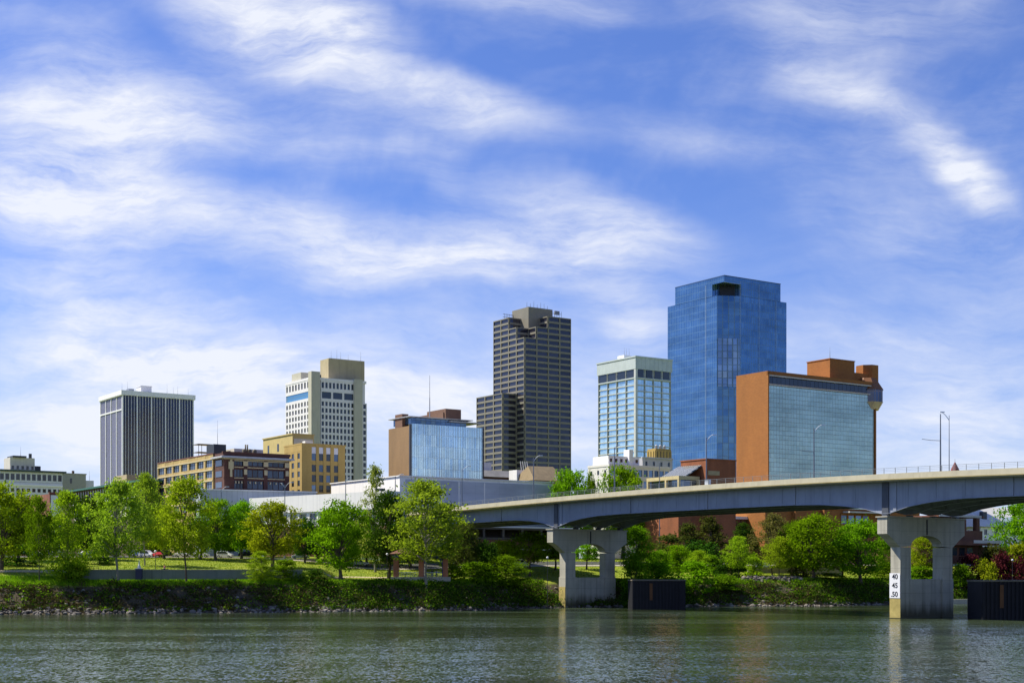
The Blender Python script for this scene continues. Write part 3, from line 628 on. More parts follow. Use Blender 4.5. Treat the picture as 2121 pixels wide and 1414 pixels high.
w = MB(); core(B, w, z0=B.z(783), z1=B.H); zc = B.z(764); w.box(-.9, B.W + .9, -.9, B.L + .9, zc, B.H)
for q in range(0): y = B.L * q / 12; w.box(-1.1, -.9, y - .12, y + .12, zc, B.H)
for q in range(9): x = B.W * q / 8; w.box(x - .08, x + .08, -1.0, -.9, zc, B.H)
w.box(-1.2, B.W + 1.2, -1.2, B.L + 1.2, B.H, B.H + .8)
w.box(-.85, B.W, -.85, -.3, B.z(783.5), B.z(781)); w.box(-.85, -.3, -.3, B.L, B.z(783.5), B.z(781)); B.part(w, 'crown', mat('pale_green_concrete', (.48, .55, .56), .75, .08, .3, 0, 0, .2, .2))
for q in range(4):
    B.win('L', B.L * q / 4 + .9, B.L * (q + 1) / 4 - .9, B.z(781), zc, darkwin, .4, 0, 'crown_window'); B.win('F', B.W * q / 4 + .9, B.W * (q + 1) / 4 - .9, B.z(781), zc, darkwin, .4, 0, 'crown_window')
w = MB().box(2, 7, 13, 19, B.H + .8, B.H + 3.2); B.part(w, 'rooftop_unit', white)
for x in (3, 4.5, 6.5): mast(B, x, 14, B.H + 3, 4.5, .12)
B.finish()

# ---- blue glass skyscraper
B = Bld('skyscraper', 'tall blue mirror glass skyscraper with stepped crown and dark recess at its top corner', 'skyscraper', 1500, 830, 1383, 1629, 571)
bl1 = curtain('blue_mirror_glass', (.075, .17, .30), (.095, .20, .34), (.10, .19, .33), 1.55, 3.95, .7, .06, .12, .04)
W_, L_ = B.W, B.L; H = B.H
ch = 6.2; sh = B.z(622) + 4; nW, nL = W_ - 12, L_ - 12; cx = B.fx(1533) * .98
plan_low = [(cx, 0), (W_, 0), (W_, L_), (0, L_), (0, ch)]
yl = L_; 
lowz = sh
w = MB().prism(plan_low, -2, sh)
a1, a2 = 5.0, 4.0
planup = [(cx, 0.0), (W_ - a1, 0.0), (W_ - a1, a2), (W_ - a2, a2), (W_ - a2, L_ - 6), (6, L_ - 6), (6, L_ - 7), (0.0, L_ - 7), (0.0, ch)]
zr0 = ZP(613, 836) - B.base; zr1 = ZP(585, 832) - B.base
w.prism(planup, sh, zr0)
rec = 7.0; inner = [(cx + 1, 0.0), (W_ - a1, 0.0), (W_ - a1, a2), (W_ - a2, a2), (W_ - a2, L_ - 6), (6, L_ - 6), (6, L_ - 7), (0.0, L_ - 7), (0.0, ch + 4.2), (rec, ch + 4.2), (cx + 1, rec)]
w.prism(inner, zr0, zr1)
full = [(0.0, 0.0), (W_ - a1, 0.0), (W_ - a1, a2), (W_ - a2, a2), (W_ - a2, L_ - 6), (6, L_ - 6), (6, L_ - 7), (0.0, L_ - 7)]
w.prism(full, zr1, H)
B.part(w, 'glass_wall', bl1)
rim = MB().prism([(-.15, -.15), (W_ - a1 + .15, -.15), (W_ - a1 + .15, .5), (.5, .5), (.5, L_ - 7), (-.15, L_ - 7)], H, H + .45); B.part(rim, 'parapet', mat('navy_metal', (.05, .09, .2), .4))
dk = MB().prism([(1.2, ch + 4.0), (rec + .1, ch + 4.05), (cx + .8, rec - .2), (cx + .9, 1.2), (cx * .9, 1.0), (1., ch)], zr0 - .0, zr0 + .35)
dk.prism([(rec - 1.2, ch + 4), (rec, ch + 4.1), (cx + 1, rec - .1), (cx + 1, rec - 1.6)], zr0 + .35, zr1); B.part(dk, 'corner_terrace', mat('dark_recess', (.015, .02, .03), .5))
ln = MB()
for px in (1533, 1572, 1607): x = B.fx(px); ln.box(x - .12, x + .12, -.14, 0, -2, H - 2 if px < 1600 else sh)
for px in (1462,): y = B.ly(px); ln.box(-.14, 0, y - .12, y + .12, -2, H - 3)
ln.box(cx, cx + .25, -.2, 0, zr0, zr1); ln.box(-.1, cx, -.2, -.02, zr1 - .25, zr1)
B.part(ln, 'glass_fins', mat('pale_blue_trim', (.28, .38, .55), .4))
pw = MB(); pw.prism([(.15, ch - .3), (cx - .2, -.02), (cx - .35, -.22), (-.05, ch - .5)], ZP(800, 835) - B.base, ZP(700, 835) - B.base); 
B.part(pw, 'reflection_patch', curtain('grey_blue_reflection', (.13, .21, .33), (.22, .31, .43), (.10, .18, .30), 1.4, 3.9, .8, .08, .2, .05))  # grey patch paints a reflection onto the chamfer panes
B.finish()

# ---- brick hotel with large glass front
obk = brick('orange_brick', (.30, .11, .016), (.36, .135, .022), (.29, .12, .04), .9, .3, .12)
B = Bld('hotel', 'orange brick hotel slab with a huge green-blue glass front and rooftop restaurant', 'hotel', 1588, 480, 1525, 1812, 768)
w = MB(); core(B, w); x1 = B.W
w.box(0, B.W, -.7, 0, B.z(776.5), B.H); w.box(0, .5, -.7, 0, -2, B.H); w.box(B.W - .7, B.W, -.7, 0, -2, B.H); w.box(.5, B.W - .7, -.6, 0, B.z(797), B.z(793.5)); B.part(w, 'brick_wall', obk)
tr = MB().box(.5, B.W - .7, -.95, -.6, B.z(778.5), B.z(776)); tr.box(.5, B.W - .7, -.95, -.6, B.z(797), B.z(794.6)); B.part(tr, 'stone_band', offwhite)
for k in range(26):
    a = .6 + (B.W - 1.4) * k / 26; B.win('F', a + .05, a + (B.W - 1.4) / 26 - .05, B.z(793.5), B.z(778.5), darkwin, .15, 0, 'top_floor_window')
hg = curtain('hotel_green_glass', (.36, .43, .34), (.42, .49, .39), (.30, .38, .32), 1.35, 1.55, .7, .12, .09, .012)
B.part(MB().box(.8, B.W - .9, -.3, 0, -2, B.z(797)), 'glass_front', hg)
xa, xb = B.fx(1719, 3), B.fx(1770, 3); w = MB().box(xa, xb, 3, 14, B.H, B.H + 7.2); w.box(xa - .2, xb + .2, 2.8, 14.2, B.H + 7.2, B.H + 7.5); B.part(w, 'penthouse', obk)
mast(B, xa + .2, 3.2, B.H + 7.4, 4, .12)
cxx, cyy = B.fx(1796, 7), 7.0; oc = lambda r, n=8, o=0: [(cxx + r * math.cos(2*math.pi*(k+.5)/n), cyy + r * math.sin(2*math.pi*(k+.5)/n)) for k in range(n)]
w = MB().prism(oc(4.2), B.H - 1, B.H + 7.0); B.part(w, 'turret', obk)
w = MB().box(xb, cxx - 3, 4, 12, B.H, B.H + 3.6); B.part(w, 'plant_room', obk)
cxx, cyy = B.W - .2, 3.5; 
B.part(MB().prism(oc(4.4), B.z(800) - 4.4, B.z(800) - 1.8, oc(6.0)), 'restaurant_floor', mat('warm_soffit', (.62, .48, .28)))
B.part(MB().prism(oc(5.8), B.z(800) - 1.8, B.z(800) + 2.6), 'restaurant_windows', curtain('restaurant_glass', (.05, .06, .09), (.09, .1, .14), (.2, .12, .08), 1.6, 5, .5, .1, .12))
B.part(MB().prism(oc(6.1), B.z(800) + 2.6, B.z(800) + 7.0, oc(3.2)), 'restaurant_roof', mat('copper_brown_roof', (.20, .085, .03), .6)); B.finish()

# ---- brick and cream building in front of the blue tower
B = Bld('museum', 'red brown brick hall with sloping skylight and a cream framed terrace behind the bridge', 'museum', 1463, 440, 1410, 1524, 951)
w = MB(); core(B, w); w.box(-.2, B.W + .2, -.2, B.L + .2, B.H, B.H + .35)
xr = B.fx(1505); B.part(w, 'brick_wall', brick('rust_brick', (.30, .085, .022), (.36, .105, .03), (.24, .1, .05)))
B.part(MB().box(.6, B.fx(1490), -.12, 0, B.z(983), B.z(974)), 'stone_band', mat('ochre_stone', (.42, .32, .16)))
y1 = B.ly(1440); y2 = B.L
sk = MB(); sk.v = [(-.2, 2, B.H - 1.6), (-.2, B.L + 1, B.H - 1.4), (-5, B.L + 3, B.H - 4.6), (-5, 4, B.H - 5), (-.2, 2, B.H - 2), (-.2, B.L + 1, B.H - 1.8), (-5, B.L + 3, B.H - 5), (-5, 4, B.H - 5.4)]
sk.f = [(0, 1, 2, 3), (4, 7, 6, 5), (0, 3, 7, 4), (1, 5, 6, 2), (2, 6, 7, 3), (0, 4, 5, 1)]
B.part(sk, 'skylight', curtain('skylight_glass', (.04, .06, .08), (.06, .09, .12), (.45, .45, .42), 1.0, 30, .4, .15, .18))
cfr = MB(); tx0, tx1, ty0, ty1, tz1 = -9, -.5, 2.5, B.L + 6, B.H - 5.2
cfr.box(tx0, tx1, ty0, ty1, tz1 - 1.1, tz1); cfr.box(tx0, tx1, ty0, ty1, tz1 - 6.4, tz1 - 4.8)
for x in (tx0, tx0 + 7.8): cfr.box(x, x + .7, ty0, ty0 + .7, tz1 - 5, tz1 - 1)
for y in (ty0 + 6, ty1 - .7): cfr.box(tx0, tx0 + .7, y, y + .7, tz1 - 5, tz1 - 1)
B.part(cfr, 'terrace_frame', mat('cream_frame', (.58, .48, .24), .7)); B.part(MB().box(tx0 + 1.2, tx1, ty0 + 1.2, ty1 - 1, tz1 - 4.8, tz1 - 1.1), 'terrace_glass', bluewin)
B.part(MB().box(tx0 - .5, tx1, ty0 - .4, ty1 + .5, -2, tz1 - 6.4), 'terrace_base', MATS['rust_brick']); B.finish()

# ---- cream and white cluster
B = Bld('apartment_building', 'white stepped apartment block with long blue window ribbons behind the bridge trees', 'building', 1262, 560, 1219, 1386, 962)
w = MB(); core(B, w, z1=B.H)
B.facade(w, 'F', 0, B.W, B.H - 14, B.H - .6, 11, 3, .78, .6, bluewin, .4); w.box(-.5, B.W + .4, -.6, B.L, B.H - .6, B.H + .3); B.facade(w, 'L', 0, B.L, B.H - 14, B.H - .6, 3, 3, .3, .4, darkwin, .3)
B.part(w, 'wall', mat('bright_white_render', (.70, .68, .62), .7, .06)); xb = B.fx(1330)
w = MB().box(1, xb, 2, 12, B.H + .3, B.H + 3.8); B.facade(w, 'F', 1, xb, B.H + .3, B.H + 3.8, 6, 1, .5, .4, brown, .2, 2, name='attic_window'); B.part(w, 'attic', white)
B.part(MB().box(B.fx(1305), B.fx(1313), 0.5, 4, B.H + .3, B.H + 6.5), 'stair_tower', white); B.finish()
B = Bld('apartment_building', 'white end-house left of the stepped block, small dark windows, by the tree tops', 'building', 1232, 575, 1219, 1262, 968)
w = MB(); core(B, w); B.facade(w, 'F', 0, B.W, B.H - 12, B.H, 3, 3, .35, .45, darkwin, .3); B.part(w, 'wall', offwhite); B.finish()
B = Bld('office_building', 'pale lilac grey building with small windows standing under the banded glass tower', 'building', 1330, 620, 1322, 1392, 948)
w = MB(); core(B, w); B.facade(w, 'F', 0, B.W, B.H - 14, B.H, 4, 3, .28, .4, darkwin, .3); w.box(-.6, B.W, -.9, 0, B.H - .1, B.H + .5); B.part(w, 'wall', mat('lilac_grey_render', (.45, .44, .48), .7, .1)); B.finish()
B = Bld('office_building', 'small ochre yellow brick tower top with slit windows against the blue skyscraper', 'building', 1358, 640, 1341, 1390, 928)
w = MB(); core(B, w); B.facade(w, 'L', 0, B.L, B.H - 5.5, B.H - .8, 3, 1, .3, .8, darkwin, .3); B.facade(w, 'F', 0, B.W, B.H - 5.5, B.H - .8, 5, 1, .3, .8, darkwin, .3); B.part(w, 'wall', yel2); 
for k in range(3): B.part(MB().lathe([(.6, B.H), (.7, B.H + 1.4), (0, B.H + 2)], 8, (2 + k * 2.4, 2)), 'roof_vent', metal)
B.finish()

# ---- convention halls
lit = mat('white_hall_wall', (.86, .84, .78), .7, .05, .1, 0, 0, .2, .35)
B = Bld('convention_hall', 'large white convention hall with blank grey river front below the glass office', 'convention hall', 828, 430, 686, 1145, 986)
w = MB(); core(B, w); w.box(-.35, B.W + .3, -.35, B.L + .3, B.H, B.H + .3)
for px in (950, 1003): x = B.fx(px); w.box(x - .2, x + .2, -.25, 0, 0, B.H - 1)
B.part(w, 'wall', lit); B.part(MB().box(2, B.W - 1, -.12, -.0, 0, B.H - .8), 'panel_cladding', curtain('hall_panels', (.46, .48, .52), (.49, .51, .54), (.40, .42, .46), 9, 5, 0, .6, .06, 0))
B.part(MB().box(B.fx(860), B.fx(925), -.6, -.12, B.H - 11.3, B.H - 10.9), 'ledge', white); B.finish()
B = Bld('convention_hall', 'lower white hall wing with square gridded windows over a brick base', 'convention hall', 806, 385, 521, 842, 1016, 13.4, 48)
w = MB(); core(B, w, z1=B.H); wf_ = B.H - 4.9; 
ya, yb = B.ly(770), B.ly(560)
B.facade(w, 'L', ya, yb, wf_ - 4, wf_, 10, 1, .72, .8, darkwin, .4); w.box(-.9, 0, 0, B.L, wf_ + .1, B.H); B.part(w, 'wall', lit)
mu = MB(); cw = (yb - ya) / 10
for k in range(10):
    for q in (.35, .5, .65): mu.box(-.14, -.07, ya + cw * (k + q) - .04, ya + cw * (k + q) + .04, wf_ - 3.6, wf_ - .4)
    for q in (1.6, 2.6): mu.box(-.13, -.07, ya + cw * (k + .14), ya + cw * (k + .86), wf_ - q - .04, wf_ - q + .04)
B.part(mu, 'window_bars', white)
B.part(MB().box(-.8, -.4, 0, B.L, 0, wf_ - 4), 'brick_base', brick('maroon_brick', (.14, .035, .025), (.18, .05, .03), (.12, .06, .05))); 
B.part(MB().box(4, 6, 8, 10, B.H, B.H + 1.2), 'rooftop_unit', dmetal); B.finish()
B = Bld('convention_hall', 'pale grey ribbed metal hall behind the tree tops, below the brown warehouse', 'convention hall', 415, 424, 398, 655, 1014, 13.4, 26)
w = MB(); core(B, w, y1=7); B.part(w, 'wall', curtain('ribbed_metal', (.46, .49, .54), (.48, .51, .56), (.38, .40, .45), 1.6, 40, 0, .5, .1, 0)); B.part(MB().box(-.3, B.W + .3, -.3, 7.3, B.H, B.H + .35), 'coping', white); B.finish()

# ---- brick buildings seen beneath the bridge
B = Bld('brick_building', 'long low orange brick building under the bridge between the two piers', 'building', 1585, 455, 1470, 1905, 1050)
w = MB(); core(B, w); w.box(-.2, B.W, -.3, 0, B.H, B.H + .4); 
B.facade(w, 'F', B.fx(1740), B.fx(1800), B.H - 5.2, B.H - 1.2, 4, 1, .8, .7, bluewin, .2)
for px in (1640, 1700): x = B.fx(px); w.box(x, x + 2.4, -1.6, 0, -2, B.H + .2)
B.part(w, 'brick_wall', obk); B.part(MB().box(B.fx(1745), B.fx(1830), -3.2, -.2, B.H - 1.0, B.H - .5), 'canopy', offwhite); 
B.part(MB().box(6, 20, 8, 16, B.H + .4, B.H + 3), 'roof_house', greywall); B.finish()
B = Bld('brick_building', 'dark brown brick building with a white parapet seen under the bridge', 'building', 1395, 445, 1320, 1555, 1071)
w = MB(); core(B, w); 
for k in range(9): x = B.W * k / 8; w.box(x - .3, x + .3, -.4, 0, -2, B.H)
B.part(w, 'brick_wall', brick('dark_brown_brick', (.15, .055, .03), (.19, .07, .035), (.12, .06, .04))); B.part(MB().box(-.6, B.W + .4, -.7, B.L, B.H, B.H + .9), 'parapet', white)  # the brick itself is dark brown
B.part(MB().box(1, B.W - 3, -.5, 0, B.H - 6, B.H - 3.2), 'window_band', darkwin); B.finish()
B = Bld('parking_deck', 'dark parking deck with pale rails seen under the left end of the bridge', 'parking deck', 960, 425, 900, 1200, 1088)
w = MB()
for k in range(4): w.box(0, B.W, 0, 24, B.H - k * 3.4 - .9, B.H - k * 3.4)
for q in range(7): x = (B.W - .8) * q / 6; w.box(x, x + .8, .2, 1, -2, B.H - .1)
w.box(0, B.W, 10, 24, -2, B.H - .05); B.part(w, 'frame', mat('dark_concrete', (.10, .085, .075), .9, .2)); B.part(MB().box(0, B.W, -.15, -.02, B.H - .35, B.H + .05), 'rail', greywall); B.part(MB().box(0, B.W * .8, -.3, -.02, B.H - 6, B.H - 4), 'brick_panel', MATS['maroon_brick']); B.part(MB().box(B.W*.3, B.W, -.25, -.02, B.H - 7.1, B.H - 6.8), 'rail', white)  # frame concrete in one dark brown-grey tone
B.finish()
B = Bld('terraced_building', 'brown brick terraced riverside building with planted balconies right of the nearer pier', 'building', 2006, 425, 1884, 2060, 1071)
w = MB(); core(B, w, x0=-18, z1=3); w.box(-16, 6.5, 0, 20, 3, 7.8); w.box(-13, 8, .5, 20, 12.2, B.H); 
for x in (-15.5, -8, -2, 4.2): w.box(x, x + 1.4, .3, 1.7, -2, B.H - .2)
w.box(-18, 10, -3.4, -.0, 3.4, 4.6); w.box(-16, -2, 4, 20, 3, B.H); B.part(w, 'brick_wall', brick('chestnut_brick', (.17, .065, .03), (.21, .08, .04), (.13, .07, .05)))
B.part(MB().box(-2, 10.5, -3.6, -3.42, 4.0, 4.9), 'balcony_band', offwhite); B.part(MB().box(-12.8, 6.5, .3, .48, 11.8, 12.4), 'balcony_band', offwhite)
for k in range(5): B.win('F', -15 + k * 3.6, -12.6 + k * 3.6, .4, 2.7, darkwin if k % 2 else bluewin, .1)
for k in range(3): B.win('F', -13 + k * 3.4, -10.5 + k * 3.4, 8.2, 11, bluewin, .1, 4, 'upper_window')
B.finish()
B = Bld('house', 'white walled building with wide white roof at the right edge under the bridge', 'house', 2030, 500, 1990, 2170, 1084)
w = MB(); core(B, w, z1=B.H - 1); B.facade(w, 'F', 0, B.W, B.H - 8, B.H - 1.2, 7, 2, .3, .55, darkwin, .2); B.part(w, 'wall', white)
B.part(MB().prism([(-2, -2), (B.W + 2, -2), (B.W + 2, 22), (-2, 22)], B.H - 1, B.H + 6.5, [(4, 9), (B.W + 2, 9), (B.W + 2, 11), (4, 11)]), 'roof', mat('white_metal_roof', (.62, .60, .54), .6, .08))
g_ = MB().prism([(12, -2.6), (19, -2.6), (19, 4), (12, 4)], B.H - 1, B.H + 2.6, [(15.4, -2.6), (15.6, -2.6), (15.6, 6), (15.4, 6)]); B.part(g_, 'gable', mat('slate_blue', (.10, .15, .22))); B.part(MB().box(4, 6.4, 2, 3.4, B.H, B.H + 4.4), 'roof_vent', dmetal)
B.finish()
# ---- church spire behind the bridge
sx, sy = atpx(1978, 620); zt_ = ZP(953, 620)
r_ = empty('church_tower', (sx, sy, 13.4), R(TH), 'dark red pointed church spire just showing above the bridge railing', 'church tower')
MB().box(-3.2, 3.2, -3.2, 3.2, -2, zt_ - 13.4 - 9).build('tower', redb, r_); hgt = zt_ - 13.4
MB().box(-3.6, 3.6, -3.6, 3.6, hgt - 9, hgt - 8.5).build('cornice', offwhite, r_)
MB().lathe([(2.9, hgt - 8.5), (2.6, hgt - 6.2), (1.6, hgt - 3.6), (.5, hgt - 1.4), (.0, hgt - .6)], 8).build('spire', mat('maroon_slate', (.16, .04, .04)), r_)
MB().tube((0, 0, hgt - .8), (0, 0, hgt + .6), .08, .05, 5).build('finial', dmetal, r_)

# ------------------------------------------------------------------ BRIDGE
BT = 37.0; bc, bs = math.cos(R(BT)), math.sin(R(BT)); BX, BY = K(1865) * 273, 273.0
BR = empty('girder_bridge', (BX, BY, 0), R(BT), 'long grey steel girder bridge with cream parapet crossing from the right edge on concrete piers', 'bridge')
TT = [-140, -60, -30, 1, 25, 47, 77, 101, 120, 142, 175, 210, 250, 300]; TZ = [24.2, 26.2, 27.0, 27.65, 27.9, 27.95, 27.65, 27.15, 26.9, 26.6, 26.0, 25.0, 23.6, 21.5]
def zdeck(t_): return float(np.interp(t_, TT, TZ))
_c = np.polyfit(TT, TZ, 5)
def zd(t_): return float(np.polyval(_c, t_))
PIER_T = [-101, 1.2, 101.8, 190]
def zbot(t_):
    dd = min(abs(t_ - p) for p in PIER_T)
    return float(np.interp(dd, [0, 2, 5, 10, 16, 24, 60], [19.95, 20.35, 21.2, 21.9, 22.35, 22.5, 22.5])) + (zd(t_) - zd(1)) * min(1, dd / 25) * .45
ts = np.arange(-140, 262, 2.0)
def extr(prof_fn, name, m, parent=BR):
    mb = MB(); prev = None
    for t_ in ts:
        p = prof_fn(t_); n_ = len(p); i = len(mb.v); mb.v += [(x, t_, z) for x, z in p]
        if prev is not None:
            for k in range(n_): j = (k + 1) % n_; mb.f.append((prev + k, prev + j, i + j, i + k))
        else: mb.f.append(tuple(range(i + n_ - 1, i - 1, -1)))
        prev = i
    mb.f.append(tuple(range(prev, prev + n_))); return mb.build(name, m, parent)
crc = mat('cream_concrete', (.42, .39, .28), .8, .12, .4, 0, 0, .2, .3); gst = mat('blue_grey_steel_paint', (.27, .30, .36), .55, .14, .25, 0, 0, .3, .5)
bcon = mat('pier_concrete', (.43, .41, .33), .85, .16, .35, .15, 0, .2, .7)
_t = NT(bcon.node_tree); _b = bcon.node_tree.nodes['Principled BSDF']; _src = _b.inputs['Base Color'].links[0].from_socket; _o = _t.coord('Object'); _z = _t.sep(_o)[2]
_wet = _t.rng(_t.math('ADD', _z, _t.math('MULTIPLY', _t.noise(_t.mapp(_o, (0, 0, 0), (0, 0, 0), (1.2, 1.2, .15)), 1., 4.), -3.)), -1., 2.2, 0., 1., True)
_jn = _t.math('LESS_THAN', _t.math('FRACT', _t.math('DIVIDE', _z, 2.4)), .025)
_t.put(_b.inputs['Base Color'], _t.mix(_t.math('MULTIPLY', _jn, .5), _t.mix(_wet, (.10, .095, .06, 1), _src), (.12, .12, .10, 1)))
extr(lambda t_: [(-5.2, zd(t_) - 1.5), (21.2, zd(t_) - 1.5), (21.2, zd(t_) - 1.0), (-5.2, zd(t_) - 1.0)], 'deck', crc)
extr(lambda t_: [(-5.5, zd(t_) - 1.12), (-4.9, zd(t_) - 1.05), (-4.95, zd(t_) - .1), (-5.35, zd(t_) - .1)], 'parapet', crc)
extr(lambda t_: [(-5.6, zd(t_) - 1.3), (-5.2, zd(t_) - 1.3), (-5.2, zd(t_) - 1.14), (-5.6, zd(t_) - 1.14)], 'edge_drip', mat('yellowed_edge', (.40, .33, .15), .8))
extr(lambda t_: [(20.9, zd(t_) - 1.05), (21.4, zd(t_) - 1.1), (21.3, zd(t_) - .1), (21.0, zd(t_) - .1)], 'parapet', crc)
extr(lambda t_: [(-3.9, zd(t_) - .995), (19.9, zd(t_) - .995), (19.9, zd(t_) - .95), (-3.9, zd(t_) - .95)], 'roadway', asph)
for gx in (-2.8, 4.3, 11.7, 19.0):
    g_ = extr(lambda t_: [(gx - .06, zbot(t_)), (gx + .06, zbot(t_)), (gx + .06, zd(t_) - 1.5), (gx - .06, zd(t_) - 1.5)], 'girder', gst)
    extr(lambda t_: [(gx - .35, zbot(t_) - .07), (gx + .35, zbot(t_) - .07), (gx + .35, zbot(t_)), (gx - .35, zbot(t_))], 'flange', gst, g_)
    if gx < 0:
        for t_ in np.arange(-130, 200, 6.3):
            if min(abs(t_ - p) for p in PIER_T) > 4: MB().box(gx - .1, gx - .06, t_ - .04, t_ + .04, zbot(t_) + .4, zd(t_) - 1.6).build('stiffener', gst, g_)
        for t_ in np.arange(-127, 200, 25.2): MB().box(gx - .24, gx - .06, t_ - .35, t_ + .35, zbot(t_) + .05, zd(t_) - 1.55).build('splice_plate', gst, g_)
        for p in PIER_T: MB().box(gx - .30, gx + .2, p - .75, p + .75, zbot(p) - .3, zd(p) - 1.52).build('bearing_stiffener', mat('dark_grey_steel', (.07, .08, .10), .6), g_)
br = MB()
for t_ in np.arange(-130, 255, 8.0):
    for a, b2 in ((-2.8, 4.3), (4.3, 11.7), (11.7, 19.0)):
        br.tube((a, t_, zbot(t_) + .4), (b2, t_, zd(t_) - 2), .1, n=4); br.tube((b2, t_, zbot(t_) + .4), (a, t_, zd(t_) - 2), .1, n=4); br.tube((a, t_, zbot(t_) + .3), (b2, t_, zbot(t_) + .3), .1, n=4)
br.build('cross_bracing', gst, BR)
rl = MB()
for t_ in np.arange(-138, 250, 2.6): rl.box(-5.2, -5.12, t_ - .04, t_ + .04, zd(t_) - .1, zd(t_) + .95)
for i in range(len(ts) - 2):
    for hh in (.35, .65, .95):
        rl.tube((-5.16, ts[i], zd(ts[i]) + hh), (-5.16, ts[i + 1], zd(ts[i + 1]) + hh), .025 if hh < .9 else .04, n=4, cap=False)
rl.build('railing', mat('rail_metal', (.22, .24, .24), .5), BR)
def pier(t_, zw, gauge):
    p = MB()
    th2 = 1.15
    # cap with tapered ends: one outline in x-z extruded along the bridge
    zc = 19.35
    def slab(outline, y0, y1):
        i = len(p.v); n_ = len(outline); p.v.extend([(x, y0, z) for x, z in outline] + [(x, y1, z) for x, z in outline])
        p.f.append(tuple(range(i, i + n_))); p.f.append(tuple(range(i + 2*n_ - 1, i + n_ - 1, -1)))
        for k in range(n_): j = (k + 1) % n_; p.f.append((i + k, i + n_ + k, i + n_ + j, i + j))
    arc = [(13.1 - 4.95 + 4.95 * math.cos(a), 13.9 + 2.1 * math.sin(a)) for a in np.linspace(0, math.pi, 13)]
    # left half and right half of the portal as quads strips to keep faces simple
    def strip_(xa, xb, fa, fb):
        i = len(p.v)
        for (x, lo, hi_) in ((xa, *fa), (xb, *fb)):
            for y in (t_ - th2, t_ + th2): p.v.extend([(x, y, lo), (x, y, hi_)])
        a, b_, c, d_, e, f_, g_, h_ = range(i, i + 8)
        p.f.extend([(a, e, f_, b_), (c, d_, h_, g_), (b_, f_, h_, d_), (a, c, g_, e)])
        return i
    xs_ = [-4.0, -3.6, -2.2, -1.0, 0.0]; lo_ = [16.2, 16.0, 15.2, 14.3, 13.7]
    i0 = strip_(xs_[0], xs_[1], (lo_[0], zc), (lo_[1], zc)); p.f.append((i0, i0+1, i0+3, i0+2))
    for k in range(1, 4): strip_(xs_[k], xs_[k+1], (lo_[k], zc), (lo_[k+1], zc))
    for k in range(4): strip_(16.3 + -xs_[k+1], 16.3 - xs_[k], (lo_[k+1], zc), (lo_[k], zc))
    p.f.append((len(p.v)-4, len(p.v)-2, len(p.v)-1, len(p.v)-3))
    aa = sorted([q for q in arc], key=lambda q: q[0])
    for k in range(len(aa) - 1): strip_(aa[k][0], aa[k+1][0], (aa[k][1], zc), (aa[k+1][1], zc))
    p.box(0, 3.2, t_ - th2, t_ + th2, 7.6, 13.7); p.box(13.1, 16.3, t_ - th2, t_ + th2, 7.6, 13.7)
    strip_(0, 3.2, (13.7, zc), (13.9, zc)); strip_(13.1, 16.3, (13.9, zc), (13.7, zc))
    o = p.build('pier', bcon, BR)
    q = MB(); q.box(-4.25, 20.55, t_ - th2 - .25, t_ + th2 + .25, zc, zc + .22); q.build('cap_ledge', bcon, o)
    q = MB(); q.box(-.12, 3.35, t_ - th2 - .14, t_ + th2 + .14, zw, 7.6); q.box(12.95, 16.42, t_ - th2 - .14, t_ + th2 + .14, zw, 7.6); q.box(3.35, 12.95, t_ - th2 + .15, t_ + th2 - .15, zw, 7.5)
    q.build('base', bcon, o)
    q = MB()
    for gx in (-2.8, 4.3, 11.7, 19.0): q.box(gx - .5, gx + .5, t_ - .5, t_ + .5, zc + .22, zbot(t_) - .05)
    q.build('bearings', mat('dark_grey_steel', (.07, .08, .10)), o)
    q = MB().box(8.0, 8.3, t_ - th2 - .12, t_ - th2 + .01, 16.1, zc - .2); q.build('drain_pipe', mat('drain_dark', (.04, .04, .04)), o)
    q = MB().box(-.17, -.125, t_ - th2 - .1, t_ + th2 + .1, .1, 3.9 if gauge else 5.2); q.build('stained_sunlit_facing', mat('sunlit_yellow_stain', (.42, .34, .12), .9, .3, .6, 0, 0, .1, .5), o)  # yellow stain, with the sunlit tone of the pier foot painted in
    if gauge:
        bd = MB().box(-.24, -.175, t_ - th2 - .08, t_ + th2 + .08, 3.9, 8.7).build('gauge_board', mat('gauge_white', (.80, .80, .80), .5, .02), o)
        for txt, z in (('40', 8.0), ('45', 6.3), ('.50', 4.62)):
            cu = bpy.data.curves.new('num', 'FONT'); cu.body = txt; cu.size = 1.35; cu.align_x = 'CENTER'; cu.align_y = 'CENTER'; cu.extrude = .012; cu.offset = .02
            to = bpy.data.objects.new('num', cu); COL.objects.link(to); bpy.context.view_layer.update()
            me = bpy.data.meshes.new_from_object(to); bpy.data.objects.remove(to); me.materials.append(mat('black_paint', (.012, .012, .015), .5))
            n_ = bpy.data.objects.new('numeral', me); COL.objects.link(n_); n_.parent = bd
            n_.location = (-.262, t_ - (.05 if txt[0] != '.' else -.1), z); n_.rotation_euler = (R(90), 0, R(-90))
    return o
pier(1.15, -2.5, True); pier(102.9, -2.5, False); pier(190, 10, False)
